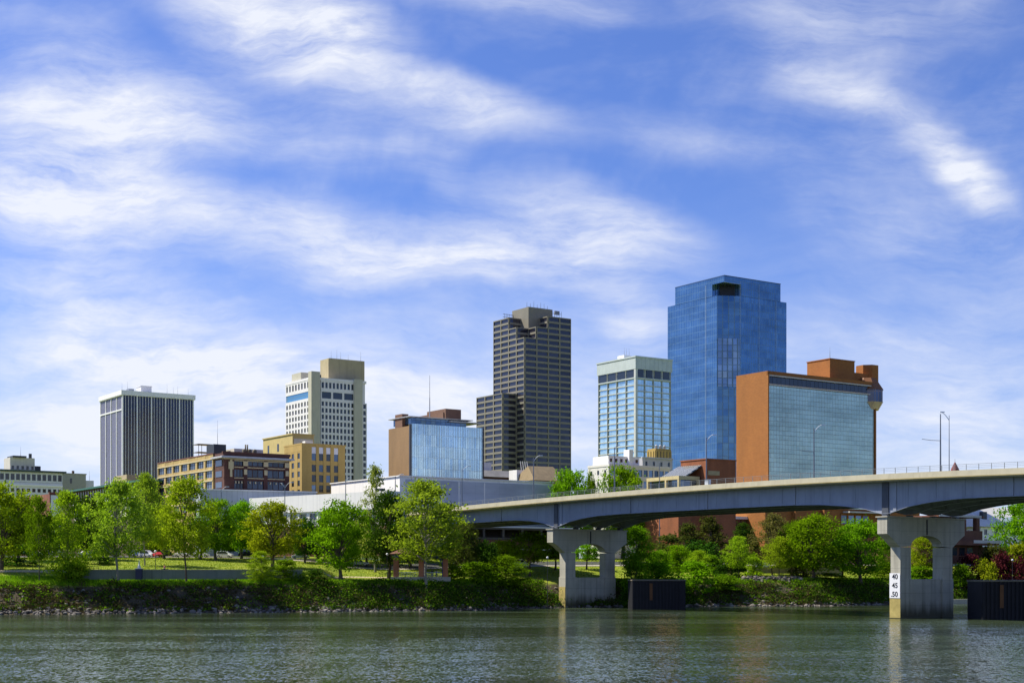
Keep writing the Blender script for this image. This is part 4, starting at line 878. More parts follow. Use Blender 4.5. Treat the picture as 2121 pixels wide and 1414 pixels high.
# lamp posts on the bridge
lampm = mat('street_lamp_grey', (.16, .18, .21), .45, .1, 1., 0, .4); lensm = mat('lamp_lens_white', (.75, .77, .8), .3, .03)
def lamp(name, label, cat, loc, h, arm=None, rz=0, side=None, group=None, r=.11, bracket=False):
    e = empty(name, loc, rz, label, cat, group)
    MB().tube((0, 0, .5), (0, 0, h), r * 1.25, r * .7, 8).build('pole', lampm, e)
    MB().lathe([(r * 2.2, 0), (r * 2.2, .25), (r * 1.5, .55), (0, .6)], 10).build('base', lampm, e)
    if arm:
        pts = [(arm * f_, 0, h - .9 + 1.5 * math.sin(f_ * math.pi / 2)) for f_ in (0, .2, .45, .7, 1.0)]
        a = MB().path(pts, [.07, .065, .06, .055, .05], 6).build('arm', lensm if not bracket else lampm, e)
        q = pts[-1]; MB().prism([(q[0] - .1, -.16), (q[0] + .75, -.12), (q[0] + .75, .12), (q[0] - .1, .16)], q[2] - .1, q[2] + .07).build('lamp_head', lensm, e)
    if side: MB().path([(0, 0, h * side[1]), (side[0] * .5, 0, h * side[1] + .08), (side[0], 0, h * side[1] + .3)], .05, 5).build('wire_bracket', lampm, e)
    return e
def deckpt(px, x=-4.55):
    k = K(px); ax, ay = BX + x * bc, BY + x * bs; t_ = (ax - k * ay) / (bs + k * bc); return ax - bs * t_, ay + bc * t_, t_
LP = [(1948, 857, None, (-3.4, .57), 'dark bridge pole with a wire bracket to the left, near the right end'), (1966, 853, -1.6, None, 'slim pale lamp post curving left, rightmost on the bridge'),
      (1686, 880, 1.5, (-2.8, .56), 'curved arm lamp post on the bridge in front of the hotel glass'), (1463, 900, 1.5, None, 'curved arm lamp post on the bridge in front of the blue skyscraper'),
      (1273, 921, .5, None, 'short armed lamp post on the bridge in front of the white apartments'), (1105, 943, 1.6, None, 'curved arm lamp post on the bridge below the dark stepped tower'),
      (957, 965, 1.6, None, 'curved arm lamp post on the bridge before the pale convention hall')]
for px, yt, arm, side, lab in LP:
    x, y, t_ = deckpt(px); zb_ = zd(t_) - .95; h = ZP(yt, y) - zb_ - (0.6 if arm else 0)
    lamp('street_lamp', lab, 'street lamp', (x, y, zb_), h, arm, 0, side, 'lamp posts along the bridge', .13 if px != 1966 else .07)
sx, sy, t_ = deckpt(1466, -4.7); e = empty('sign_box', (sx, sy, zd(t_) - .1), R(BT), 'small pale metal control box on the bridge parapet beside a lamp post', 'utility box')
MB().box(-.35, .35, -.6, .6, 0, 1.1).build('cabinet', lensm, e, bevel=.04); MB().box(-.42, .42, -.68, .68, 1.1, 1.2).build('lid', lampm, e)
for px, yt, D, arm, lab in ((819, 986, 400, 1.6, 'street lamp with curved arm in front of the big white hall corner'), (716, 993, 385, .8, 'tall thin street pole before the white hall, left of the pale tree'),
                            (590, 1003, 385, 1.6, 'street lamp with double head below the mustard brick block'), (458, 1012, 385, 1.4, 'street lamp with curved arm in front of the ribbed grey hall'),
                            (1366, 958, 420, None, 'dark pole standing left of the cream framed terrace')):
    x, y = atpx(px, D); z_ = tz(x, y); e = lamp('street_lamp', lab, 'street lamp', (x, y, z_), ZP(yt, D) - z_, arm, 0, None, 'street lamps along the riverside street', .14)
    if px == 590: MB().path([(0, 0, 22 * 0 + ZP(yt, D) - z_ - .9), (-.8, 0, ZP(yt, D) - z_ + .3), (-1.2, 0, ZP(yt, D) - z_ + .4)], .06, 5).build('arm', lensm, e)

# protection cells in the river
steel = mat('black_sheet_piling', (.012, .012, .016), .6, .3, .5, 0, 0, .3, .4)
def cell(px0, px1, D, ztop, lab):
    x0, y0 = atpx(px0, D); x1, y1 = atpx(px1, D); Wc = (x1 - x0)
    e = empty('mooring_cell', (x0, D, 0), R(4), lab, 'river structure', 'dark protection cells beside the piers')
    q = MB().box(0, Wc, 0, 7, -2.5, ztop - .3)
    for k in range(int(Wc / .8)): q.box(k * .8 + .1, k * .8 + .45, -.18, 0, -2.5, ztop - .35)
    q.build('sheet_piling', steel, e); MB().box(-.1, Wc + .1, -.25, 7.1, ztop - .3, ztop).build('concrete_cap', mat('weathered_cap', (.16, .14, .10)), e)
    MB().box(Wc * .32, Wc * .32 + .7, -.28, -.18, 2.2, ztop - .9).build('ladder', mat('rust', (.14, .06, .02)), e)
cell(1310, 1421, 338, 7.1, 'black sheet pile cell in the water just right of the farther pier'); cell(2034, 2150, 266, 7.4, 'black sheet pile cell cut by the right edge of the picture')
# retaining wall
wl = MB(); pts = off(17.6, -96, -49, 20)
for i in range(len(pts) - 1):
    (xa, ya), (xb, yb) = pts[i], pts[i + 1]; wl.prism([(xa, ya - .3), (xb, yb - .3), (xb, yb + .5), (xa, ya + .5)], 5.5, 9.3)
wo = wl.build('retaining_wall', mat('mossy_grey_concrete', (.20, .22, .20), .9, .15, .3, 0, 0, .2, .6)); tag(wo, 'long grey concrete retaining wall above the grassy bank at left', 'wall')
cp = MB()
for i in range(len(pts) - 1):
    (xa, ya), (xb, yb) = pts[i], pts[i + 1]; cp.prism([(xa, ya - .45), (xb, yb - .45), (xb, yb + .65), (xa, ya + .65)], 9.3, 9.48)
cp.build('coping', conc, wo)
x, y = atpx(1640, 408); w = MB().box(-13, 15, 0, .7, -2, 1.6).build('garden_wall', mat('tan_garden_wall', (.30, .26, .18), .9, .15, .5)); w.location = (x, y, tz(x, y)+.3); w.rotation_euler = (0, 0, R(8)); tag(w, 'low tan garden wall behind the round trees under the bridge', 'wall')
x, y = atpx(1995, 405); w = MB().box(-6, 14, 0, 1.2, -3, 1.0).build('quay_ledge', crc); w.location = (x, 399, .3); w.rotation_euler = (0, 0, R(25)); tag(w, 'pale concrete ledge at the waterline right of the nearer pier', 'wall')
# navy river marker
x, y = atpx(288, 14.5); e = empty('river_marker', (x, y, tz(x, y)), 0, 'navy blue box on a white post before the retaining wall', 'river marker')
MB().box(-.18, .18, -.18, .18, -.5, .5).build('post', white, e); MB().box(-.72, .72, -.45, .45, .5, 2.9).build('housing', mat('navy_paint', (.01, .018, .06), .4), e, bevel=.05)
MB().box(-.85, .85, -.55, .55, 2.9, 3.05).build('lid', white, e); MB().lathe([(.42, 3.05), (.38, 3.4), (.16, 3.8), (.1, 4.6), (.0, 5.2)], 12).build('finial', white, e, smooth=True)
# riverside pavilion
x, y = atpx(812, 15.5); pz = 7.75
e = empty('pavilion', (x, y, pz), R(3), 'open red brick pavilion with blue beams and an arch on the river bank', 'pavilion')
ob2 = brick('salmon_brick', (.42, .12, .04), (.48, .15, .05), (.4, .2, .12), .4, .15)
for xx in (.3, 6.3, 12.1): MB().box(xx, xx + 1.2, 0, 1.2, 0, 4.6).build('brick_pier', ob2, e)
for xx in (.3, 12.1): MB().box(xx, xx + 1.2, 4.6, 5.8, 0, 4.6).build('brick_pier', ob2, e)
MB().box(-.3, 13.9, -.3, 6.2, -1.2, -.02).build('platform', conc, e)
bm = MB().box(0, 13.6, .2, .8, 4.6, 5.2); bm.box(0, 13.6, 4.9, 5.5, 4.6, 5.2); bm.build('beam', mat('blue_paint', (.05, .09, .24), .5), e)
MB().box(-.5, 14.1, -.4, 6.3, 5.2, 5.5).build('roof_slab', mat('brown_tile', (.17, .08, .05)), e)
MB().prism([(-.7, -.6), (6, -.6), (6, 6.5), (-.7, 6.5)], 5.5, 6.9, [(2.6, 2.8), (3, 2.8), (3, 3.2), (2.6, 3.2)]).build('roof', MATS['brown_tile'], e)
ar = MB(); rr = 2.1; ccx = 9.8
for k in range(12):
    a0, a1 = math.pi * k / 12, math.pi * (k + 1) / 12; i = len(ar.v)
    for y_ in (.3, .7):
        ar.v += [(ccx + rr * math.cos(a0), y_, 2.4 + rr * math.sin(a0)), (ccx + rr * math.cos(a1), y_, 2.4 + rr * math.sin(a1)), (ccx + 2.3 * math.cos(a1), y_, 4.6 if 1 < k < 10 else 2.4 + 2.35 * math.sin(a1)), (ccx + 2.3 * math.cos(a0), y_, 4.6 if 1 < k < 10 else 2.4 + 2.35 * math.sin(a0))]
    ar.f += [(i, i+3, i+2, i+1), (i+4, i+5, i+6, i+7), (i, i+1, i+5, i+4), (i+3, i+7, i+6, i+2)]
ar.box(7.5, 7.7, .3, .7, 0, 4.6); ar.box(11.9, 12.1, .3, .7, 0, 4.6); ar.build('arch', mat('purple_blue_paint', (.06, .05, .2), .5), e)
rw = MB()
for a, b2 in ((1.5, 6.3), (7.7, 11.9)):
    rw.box(a, b2, .35, .42, 1.0, 1.1)
    for k in range(14): q = a + (b2 - a) * k / 13; rw.box(q - .03, q + .03, .36, .41, 0, 1.0)
rw.build('railing', mat('pale_blue_rail', (.35, .45, .6)), e)

# ------------------------------------------------------------------ cars
tyre = mat('tyre_rubber', (.02, .02, .02), .9); rimm = mat('wheel_alloy', (.5, .5, .52), .3, .05, 1, 0, .8); glassm = mat('car_glass', (.02, .025, .03), .05, .0, 1, 0, 0, .8); redl = mat('tail_lamp_red', (.5, .01, .01), .3)
def bodymesh(kind):
    if kind == 'suv': prof = [(-2.3, .35), (-2.35, .95), (-2.2, 1.15), (-1.9, 1.75), (.5, 1.78), (1.15, 1.15), (2.2, 1.0), (2.35, .6), (2.3, .35)]
    else: prof = [(-2.3, .33), (-2.35, .85), (-2.15, 1.0), (-1.5, 1.05), (-.9, 1.42), (.45, 1.45), (1.2, 1.0), (2.2, .85), (2.35, .55), (2.3, .33)]
    m_ = MB(); n_ = len(prof)
    def wd(z): return .9 if z < 1.12 else .72
    for s_ in (-1, 1): m_.v += [(x, s_ * wd(z), z) for x, z in prof]
    m_.f = [tuple(range(n_)), tuple(range(2 * n_ - 1, n_ - 1, -1))] + [(k, k + n_, (k + 1) % n_ + n_, (k + 1) % n_) for k in range(n_)]
    return m_
CARP = {}
def car(kind, paint, px, D, rz, label):
    x, y = atpx(px, D); z = tz(x, y) + .06
    key = (kind, paint.name)
    if key not in CARP:
        e = empty('parked_car', (x, y, z), rz, label, 'car', 'cars parked beyond the lawn')
        bodymesh(kind).build('body', paint, e, bevel=.06)
        hi_ = 1.66 if kind == 'suv' else 1.38; g_ = MB()
        for s_ in (-1, 1):
            xa, xb = (-1.85, .7) if kind == 'suv' else (-1.0, .6)
            i = len(g_.v); g_.v += [(xa - .15, s_ * .91, 1.12), (xb + .35, s_ * .91, 1.12), (xb - .3, s_ * .75, hi_), (xa + .1, s_ * .75, hi_)]; g_.v += [(a, b_ - s_ * .06, c) for a, b_, c in g_.v[i:i+4]]
            g_.f += [(i, i+1, i+2, i+3), (i+7, i+6, i+5, i+4), (i, i+4, i+5, i+1), (i+2, i+6, i+7, i+3), (i+1, i+5, i+6, i+2), (i, i+3, i+7, i+4)]
        g_.build('side_window', glassm, e)
        for wx_ in (-1.45, 1.45):
            for s_ in (-1, 1):
                t_ = MB().tube((wx_, s_ * .72, .34), (wx_, s_ * .93, .34), .34, n=14).build('wheel', tyre, e); MB().tube((wx_, s_ * .92, .34), (wx_, s_ * .945, .34), .2, n=10).build('rim', rimm, t_)
        for s_ in (-.6, .6): MB().box(2.25, 2.37, s_ - .16, s_ + .16, .62, .76).build('headlight', lensm, e); MB().box(-2.38, -2.28, s_ - .14, s_ + .14, .72, .9).build('tail_light', redl, e)
        CARP[key] = e
    else:
        e = copy_tree(CARP[key]); e.location = (x, y, z); e.rotation_euler = (0, 0, rz); e['label'] = label
    return e
pw_ = mat('white_car_paint', (.78, .78, .76), .25, .02); pr_ = mat('red_car_paint', (.45, .03, .02), .25, .02); pk_ = mat('black_car_paint', (.015, .016, .02), .2, .02); ps_ = mat('silver_car_paint', (.42, .44, .46), .25, .02, 1, 0, .4); pb_ = mat('blue_car_paint', (.05, .10, .2), .25, .02)
for a in [('suv', pw_, 48, 388, .1, 'white van-like car, leftmost of the parked cars beyond the lawn'), ('sedan', pw_, 71, 386, .05, 'white saloon second from the left beyond the lawn'),
          ('sedan', pw_, 97, 386, 3.1, 'white saloon with a dark roof left of the double trunked tree'), ('sedan', pr_, 25, 389, .0, 'dark red saloon at the far left under the trees'),
          ('sedan', pw_, 181, 385, .0, 'white saloon parked alone left of the tallest pale tree trunk'), ('sedan', ps_, 232, 386, .3, 'silver grey saloon shaded by the tall pale tree'),
          ('suv', pb_, 280, 386, -.6, 'blue estate car left of the white off-roader'), ('suv', pw_, 305, 383, -.45, 'white off-roader between the blue and the red car'),
          ('sedan', pr_, 326, 381, -1.1, 'bright red saloon with its tail lit, right of the white off-roader'), ('suv', pk_, 347, 384, .2, 'black off-roader right of the red saloon'),
          ('sedan', pw_, 378, 384, .0, 'white saloon behind the slender twin trunks'), ('sedan', pw_, 397, 386, 3.1, 'white saloon left of the forked trunks'), ('sedan', pw_, 416, 385, .0, 'white saloon behind the forked trunks'),
          ('suv', pw_, 466, 384, -.2, 'white off-roader with dark glass left of the yellowish tree'), ('suv', pk_, 512, 386, .1, 'black off-roader beneath the yellowish tree'),
          ('sedan', pw_, 622, 381, .2, 'white saloon seen between the yellowish and the round green tree'), ('sedan', ps_, 745, 372, .0, 'silver saloon in the shade right of the round green tree'),
          ('sedan', pw_, 1030, 402, -.1, 'white saloon leftmost of the cars under the bridge'), ('suv', pk_, 1056, 402, .1, 'dark off-roader between two white cars under the bridge'), ('suv', pw_, 1080, 402, .0, 'white off-roader rightmost of the trio under the bridge'),
          ('sedan', pw_, 1316, 405, .0, 'white saloon glimpsed through trees right of the farther pier'), ('sedan', pw_, 1582, 420, .2, 'white saloon glimpsed behind the pale slender tree')]:
    car(*a)

# ------------------------------------------------------------------ park furniture
def park_lamp(px, D, yt, lab):
    x, y = atpx(px, D); D = y; z = tz(x, y); h = ZP(yt, D) - z; e = empty('park_lamp', (x, y, z), 0, lab, 'park lamp', 'globe lamps in the park')
    MB().tube((0, 0, 0), (0, 0, h - .4), .08, .05, 8).build('pole', dmetal, e); MB().lathe([(.0, h - .45), (.22, h - .38), (.32, h - .15), (.22, h + .08), (0, h + .16)], 12).build('globe', lensm, e, smooth=True)
park_lamp(802, 18, 1146, 'white globe lamp at the left corner of the brick pavilion'); park_lamp(1134, 352, 1153, 'thin globe lamp on the lawn left of the farther pier')
park_lamp(2097, 410, 1158, 'white globe lamp among the red shrubs at the right edge'); park_lamp(322, 30, 1140, 'globe lamp behind the retaining wall below the red car'); park_lamp(545, 22, 1150, 'globe lamp under the yellowish tree')
x, y = atpx(181, 21); fn = MB()
for k in range(6): fn.box(-2.6 + k, -2.5 + k, 0, .1, -.1, 1.0)
fn.box(-2.6, 2.5, .02, .08, .9, 1.0); fn.box(-2.6, 2.5, .02, .08, .5, .57)
f_ = fn.build('park_fence', brown); f_.location = (x, y, tz(x, y) + .05); tag(f_, 'short low rail fence on the path above the left end of the wall', 'fence')

# ------------------------------------------------------------------ people
skin = mat('skin', (.45, .26, .17), .6, .05)
def person(px, D, h, pose, top, leg, rz, label, zoff=0):
    x, y = atpx(px, D); e = empty('person', (x, y, (tz(x, y) + .06) if not zoff else 7.74), rz, label, 'person')
    s_ = h / 1.75
    if pose == 'sit':
        J = {'pel': (0, 0, .5), 'ch': (0, -.02, .95), 'nk': (0, -.02, 1.12), 'hd': (0, .03, 1.25), 'ht': (0, .03, 1.38), 'kl': (-.11, .42, .52), 'fl': (-.11, .42, .08), 'tl': (-.11, .58, .03), 'kr': (.11, .42, .52), 'fr': (.11, .42, .08), 'tr': (.11, .58, .03), 'sl': (-.19, -.02, 1.02), 'el': (-.25, .06, .76), 'hl': (-.15, .3, .62), 'gl': (-.13, .38, .6), 'sr': (.19, -.02, 1.02), 'er': (.25, .06, .76), 'hr': (.15, .3, .62), 'gr': (.13, .38, .6)}
    else:
        a = .2 if pose == 'walk' else .03
        J = {'pel': (0, 0, .93), 'ch': (0, 0, 1.3), 'nk': (0, 0, 1.48), 'hd': (0, .02, 1.6), 'ht': (0, .02, 1.72), 'kl': (-.1, a, .5), 'fl': (-.1, a * .9, .08), 'tl': (-.1, a * .9 + .15, .03), 'kr': (.1, -a * .3, .5), 'fr': (.1, -a * 1.5, .1), 'tr': (.1, -a * 1.5 + .14, .03), 'sl': (-.2, 0, 1.4), 'el': (-.26, -a * .5, 1.1), 'hl': (-.27, a * .1, .86), 'gl': (-.27, a * .2, .78), 'sr': (.2, 0, 1.4), 'er': (.26, a * .4, 1.1), 'hr': (.27, a, .88), 'gr': (.27, a * 1.1, .8)}
    Rr = {'pel': .15, 'ch': .16, 'nk': .06, 'hd': .1, 'ht': .08, 'kl': .075, 'fl': .045, 'tl': .04, 'kr': .075, 'fr': .045, 'tr': .04, 'sl': .07, 'el': .048, 'hl': .032, 'gl': .03, 'sr': .07, 'er': .048, 'hr': .032, 'gr': .03}
    Ed = [('pel', 'ch'), ('ch', 'nk'), ('nk', 'hd'), ('hd', 'ht'), ('pel', 'kl'), ('kl', 'fl'), ('fl', 'tl'), ('pel', 'kr'), ('kr', 'fr'), ('fr', 'tr'), ('ch', 'sl'), ('sl', 'el'), ('el', 'hl'), ('hl', 'gl'), ('ch', 'sr'), ('sr', 'er'), ('er', 'hr'), ('hr', 'gr')]
    def skinned(name, keys, m, grow=1.0):
        ks = [k for k in J if k in keys]; me = bpy.data.meshes.new(name); me.from_pydata([tuple(c * s_ for c in J[k]) for k in ks], [(ks.index(a), ks.index(b_)) for a, b_ in Ed if a in ks and b_ in ks], [])
        o = bpy.data.objects.new(name, me); COL.objects.link(o); sk_ = o.modifiers.new('s', 'SKIN'); me.materials.append(m)
        for i, k in enumerate(ks): me.skin_vertices[0].data[i].radius = (Rr[k] * s_ * grow,) * 2; me.skin_vertices[0].data[i].use_root = i == 0
        su = o.modifiers.new('u', 'SUBSURF'); su.levels = su.render_levels = 1; o.parent = e; return o
    skinned('body', list(J), skin); skinned('shirt', ['ch', 'pel', 'sl', 'el', 'sr', 'er'], top, 1.18); skinned('trousers', ['pel', 'kl', 'kr', 'fl', 'fr'], leg, 1.2)
    c = J['ht']; hr_ = MB().lathe([(.1, -.05), (.105, .0), (.08, .06), (0, .09)], 10); o = hr_.build('hair', mat('dark_hair', (.03, .02, .015)), e, smooth=True); o.location = (c[0] * s_, (c[1] - .02) * s_, c[2] * s_)
crim = mat('crimson_cloth', (.30, .02, .03), .9); pink = mat('pink_cloth', (.5, .12, .16), .9); den = mat('dark_denim', (.03, .04, .08), .9); blk = mat('black_cloth', (.015, .015, .02), .9); wcl = mat('white_cloth', (.6, .6, .6), .9)
person(122, 23, 1.7, 'walk', crim, blk, R(-80), 'person in dark red top walking on the riverside path')
person(341, 19.6, 1.75, 'sit', pink, den, R(180), 'person in a pink top sitting by the retaining wall under the red car')
person(895, 16.5, 1.75, 'stand', blk, den, R(150), 'person in black standing inside the pavilion arch', .35)
person(904, 17, 1.65, 'stand', wcl, den, R(200), 'person in a white top inside the pavilion, right of the one in black', .35)
x, y = atpx(341, 19.5); w = MB().box(-.8, .8, -.3, .3, .0, .42).build('bench', brown); w.location = (x, y + .1, tz(x, y) + .05); tag(w, 'low brown bench block with a person in pink seated on it', 'bench')

# ------------------------------------------------------------------ vegetation
bark = mat('bark', (.11, .085, .06), .95, .3, 2., .4); barkp = mat('pale_bark', (.26, .24, .18), .9, .25, 2., .3)
def leafcards(cent, size, rng, flat=.0):
    n_ = len(cent); nrm = rng.normal(size=(n_, 3)); nrm[:, 2] += flat; nrm /= np.linalg.norm(nrm, axis=1)[:, None]
    a = np.cross(nrm, rng.normal(size=(n_, 3))); a /= np.linalg.norm(a, axis=1)[:, None]; b_ = np.cross(nrm, a)
    s_ = (size * rng.uniform(.6, 1.35, n_))[:, None]
    v = np.stack([cent - a * s_ * .62, cent - b_ * s_ * .34, cent + a * s_ * .62, cent + b_ * s_ * .34], 1).reshape(-1, 3)
    return v
def quadmesh(name, v, m, tint):
    n_ = len(v) // 4; me = bpy.data.meshes.new(name); me.vertices.add(n_ * 4); me.vertices.foreach_set('co', v.astype(np.float32).ravel())
    me.loops.add(n_ * 4); me.loops.foreach_set('vertex_index', np.arange(n_ * 4, dtype=np.int32)); me.polygons.add(n_)
    me.polygons.foreach_set('loop_start', np.arange(0, n_ * 4, 4, dtype=np.int32)); me.update(); me.validate()
    at = me.attributes.new('tint', 'FLOAT', 'FACE'); at.data.foreach_set('value', tint.astype(np.float32)); me.materials.append(m); return me
def make_tree(seed, kind):
    """returns crown quads, tint and trunk mesh for a tree 1 unit wide (radius .5) and 1 unit high"""
    rng = np.random.RandomState(seed); P_ = dict(
        dense=dict(nc=105, per=95, leaf=.028, r=.085, low=.16, tr=.030, shell=.55), airy=dict(nc=200, per=48, leaf=.0215, r=.062, low=.24, tr=.012, shell=.3),
        airylow=dict(nc=230, per=50, leaf=.0215, r=.062, low=.02, tr=.012, shell=.3), pale=dict(nc=130, per=44, leaf=.020, r=.052, low=.12, tr=.018, shell=.3), shrub=dict(nc=60, per=55, leaf=.05, r=.12, low=.0, tr=.02, shell=.5), pine=dict(nc=90, per=50, leaf=.03, r=.07, low=.12, tr=.02, shell=.5),
        wide=dict(nc=80, per=60, leaf=.035, r=.09, low=.30, tr=.03, shell=.6))[kind]
    lo = P_['low']; C = []
    ph = rng.uniform(0, 6.28, 6)
    while len(C) < P_['nc']:
        u = rng.uniform(0, 1); th_ = rng.uniform(0, 2 * math.pi)
        if kind in ('airy', 'airylow'): env = (math.sin(math.pi * min(1, u * .86 + .12)) ** .6) * (1.0 - .25 * u)
        elif kind == 'pale': env = (math.sin(math.pi * min(1, u * .8 + .18)) ** .8) * (1.05 - .45 * u)
        elif kind == 'pine': env = (1 - u) ** .7 + .08
        elif kind == 'shrub': env = math.sqrt(max(0, 1 - u * u * .95))
        else: env = math.sin(math.pi * min(1, u * .82 + .14)) ** .55
        env *= .82 + .18 * math.sin(3 * th_ + ph[0] + 4 * u) + .12 * math.sin(5 * th_ + ph[1] - 6 * u) + rng.normal() * .05
        rr_ = env * .46 * (P_['shell'] + (1 - P_['shell']) * rng.uniform(0, 1) ** .5)* (1 if rng.rand() < .75 else rng.uniform(.2, .9))
        z = lo + .03 + (1 - lo - .06) * u
        C.append((rr_ * math.cos(th_), rr_ * math.sin(th_), z))
    C = np.array(C); L_ = []; T_ = []
    for c in C:
        n_ = int(P_['per'] * rng.uniform(.6, 1.4)); rad = P_['r'] * rng.uniform(.7, 1.35)
        q = rng.normal(size=(n_, 3)) * rad * .55 * np.array([1.15, 1.15, .62]); L_.append(c + q); T_.append(np.clip(rng.normal(.5, .17) + rng.normal(0, .14, n_), 0, 1))
    cent = np.concatenate(L_); tint = np.concatenate(T_); v = leafcards(cent, P_['leaf'], rng, .5)
    mb = MB(); tr = P_['tr']; cx_ = [0, 0]; pts = [(0, 0, -.02)]; hh = .8 if kind in ('airy', 'airylow', 'pale', 'pine') else .5
    for k in range(1, 7): cx_[0] += rng.normal() * .008; cx_[1] += rng.normal() * .008; pts.append((cx_[0], cx_[1], hh * k / 6))
    if kind == 'shrub': pts = pts[:3]
    for k in range(len(pts) - 1): mb.tube(pts[k], pts[k+1], tr * (1 - k / 8.5) * (1.25 if k == 0 else 1), tr * (1 - (k + 1) / 8.5), 8, False)
    idx = rng.permutation(len(C))[: (34 if kind != 'shrub' else 16)]
    for i in idx:
        c = C[i]; zb_ = min(max(lo * .9 + .02, c[2] * rng.uniform(.45, .75)), pts[-1][2] * .98); f_ = zb_ / hh * 6; k = min(int(f_), len(pts) - 2); b0 = Vector(pts[k]).lerp(Vector(pts[k+1]), min(1, f_ - k))
        mid = b0.lerp(Vector(c), .55) + Vector((0, 0, .02)); mb.tube(b0, mid, tr * .36, tr * .22, 5, False); mb.tube(mid, c, tr * .22, tr * .07, 4, False)
    return v, tint, mb
LM = dict(green=leafmat('leaf_green', (.07, .15, .006), (.18, .31, .012), .5), lime=leafmat('leaf_lime', (.16, .26, .008), (.36, .50, .03), .5), gold=leafmat('leaf_yellow_green', (.15, .20, .006), (.34, .38, .02), .5),
          dark=leafmat('leaf_dark_green', (.02, .06, .008), (.06, .13, .012), .35), pale=leafmat('leaf_pale_green', (.18, .22, .03), (.40, .44, .12), .45), fresh=leafmat('leaf_fresh_green', (.08, .18, .004), (.21, .38, .012), .5),
          olive=leafmat('leaf_olive', (.05, .065, .012), (.11, .13, .03)), red=leafmat('leaf_dark_red', (.05, .01, .012), (.12, .025, .03), .2), sage=leafmat('leaf_sage_green', (.15, .23, .012), (.34, .44, .05), .5), vine=leafmat('leaf_vine', (.12, .13, .03), (.28, .26, .08)))
PROTO = {}; TC = {}
def tree(px, D, yt, wpx, kind, leaf, var, name, label, cat='tree', ybase=None, grp='trees on the river bank', brk=None, dy=0):
    x, y = atpx(px, D); D = y; z = tz(x, y) if ybase is None else ZP(ybase, D); hgt = ZP(yt, D) - z; wd = wpx * D / F * (1.42 if kind in ('airy', 'airylow') else 1.3 if kind == 'pale' else 1.22)
    if (kind, var) not in PROTO: PROTO[(kind, var)] = make_tree(100 * var + sum(map(ord, kind)), kind)
    v, tint, mb = PROTO[(kind, var)]; key = (kind, var, leaf)
    if key not in TC:
        cm = quadmesh('crown', v, LM[leaf], tint); tm = bpy.data.meshes.new('trunk'); tm.from_pydata(mb.v, [], mb.f); tm.materials.append(brk or (barkp if kind == 'pale' or (kind, leaf) == ('airy', 'sage') else bark)); tm.shade_smooth(); TC[key] = (cm, tm)
    cm, tm = TC[key]; e = empty(name, (x, y, z - .05), random.uniform(0, 6.28), label, cat, grp); e.scale = (wd, wd, hgt * 1.03)
    c = bpy.data.objects.new('crown' if kind != 'shrub' else 'foliage', cm); COL.objects.link(c); c.parent = e
    t_ = bpy.data.objects.new('trunk' if kind != 'shrub' else 'stems', tm); COL.objects.link(t_); t_.parent = e
    return e
S = 'deciduous_tree'; U = 'shrub'
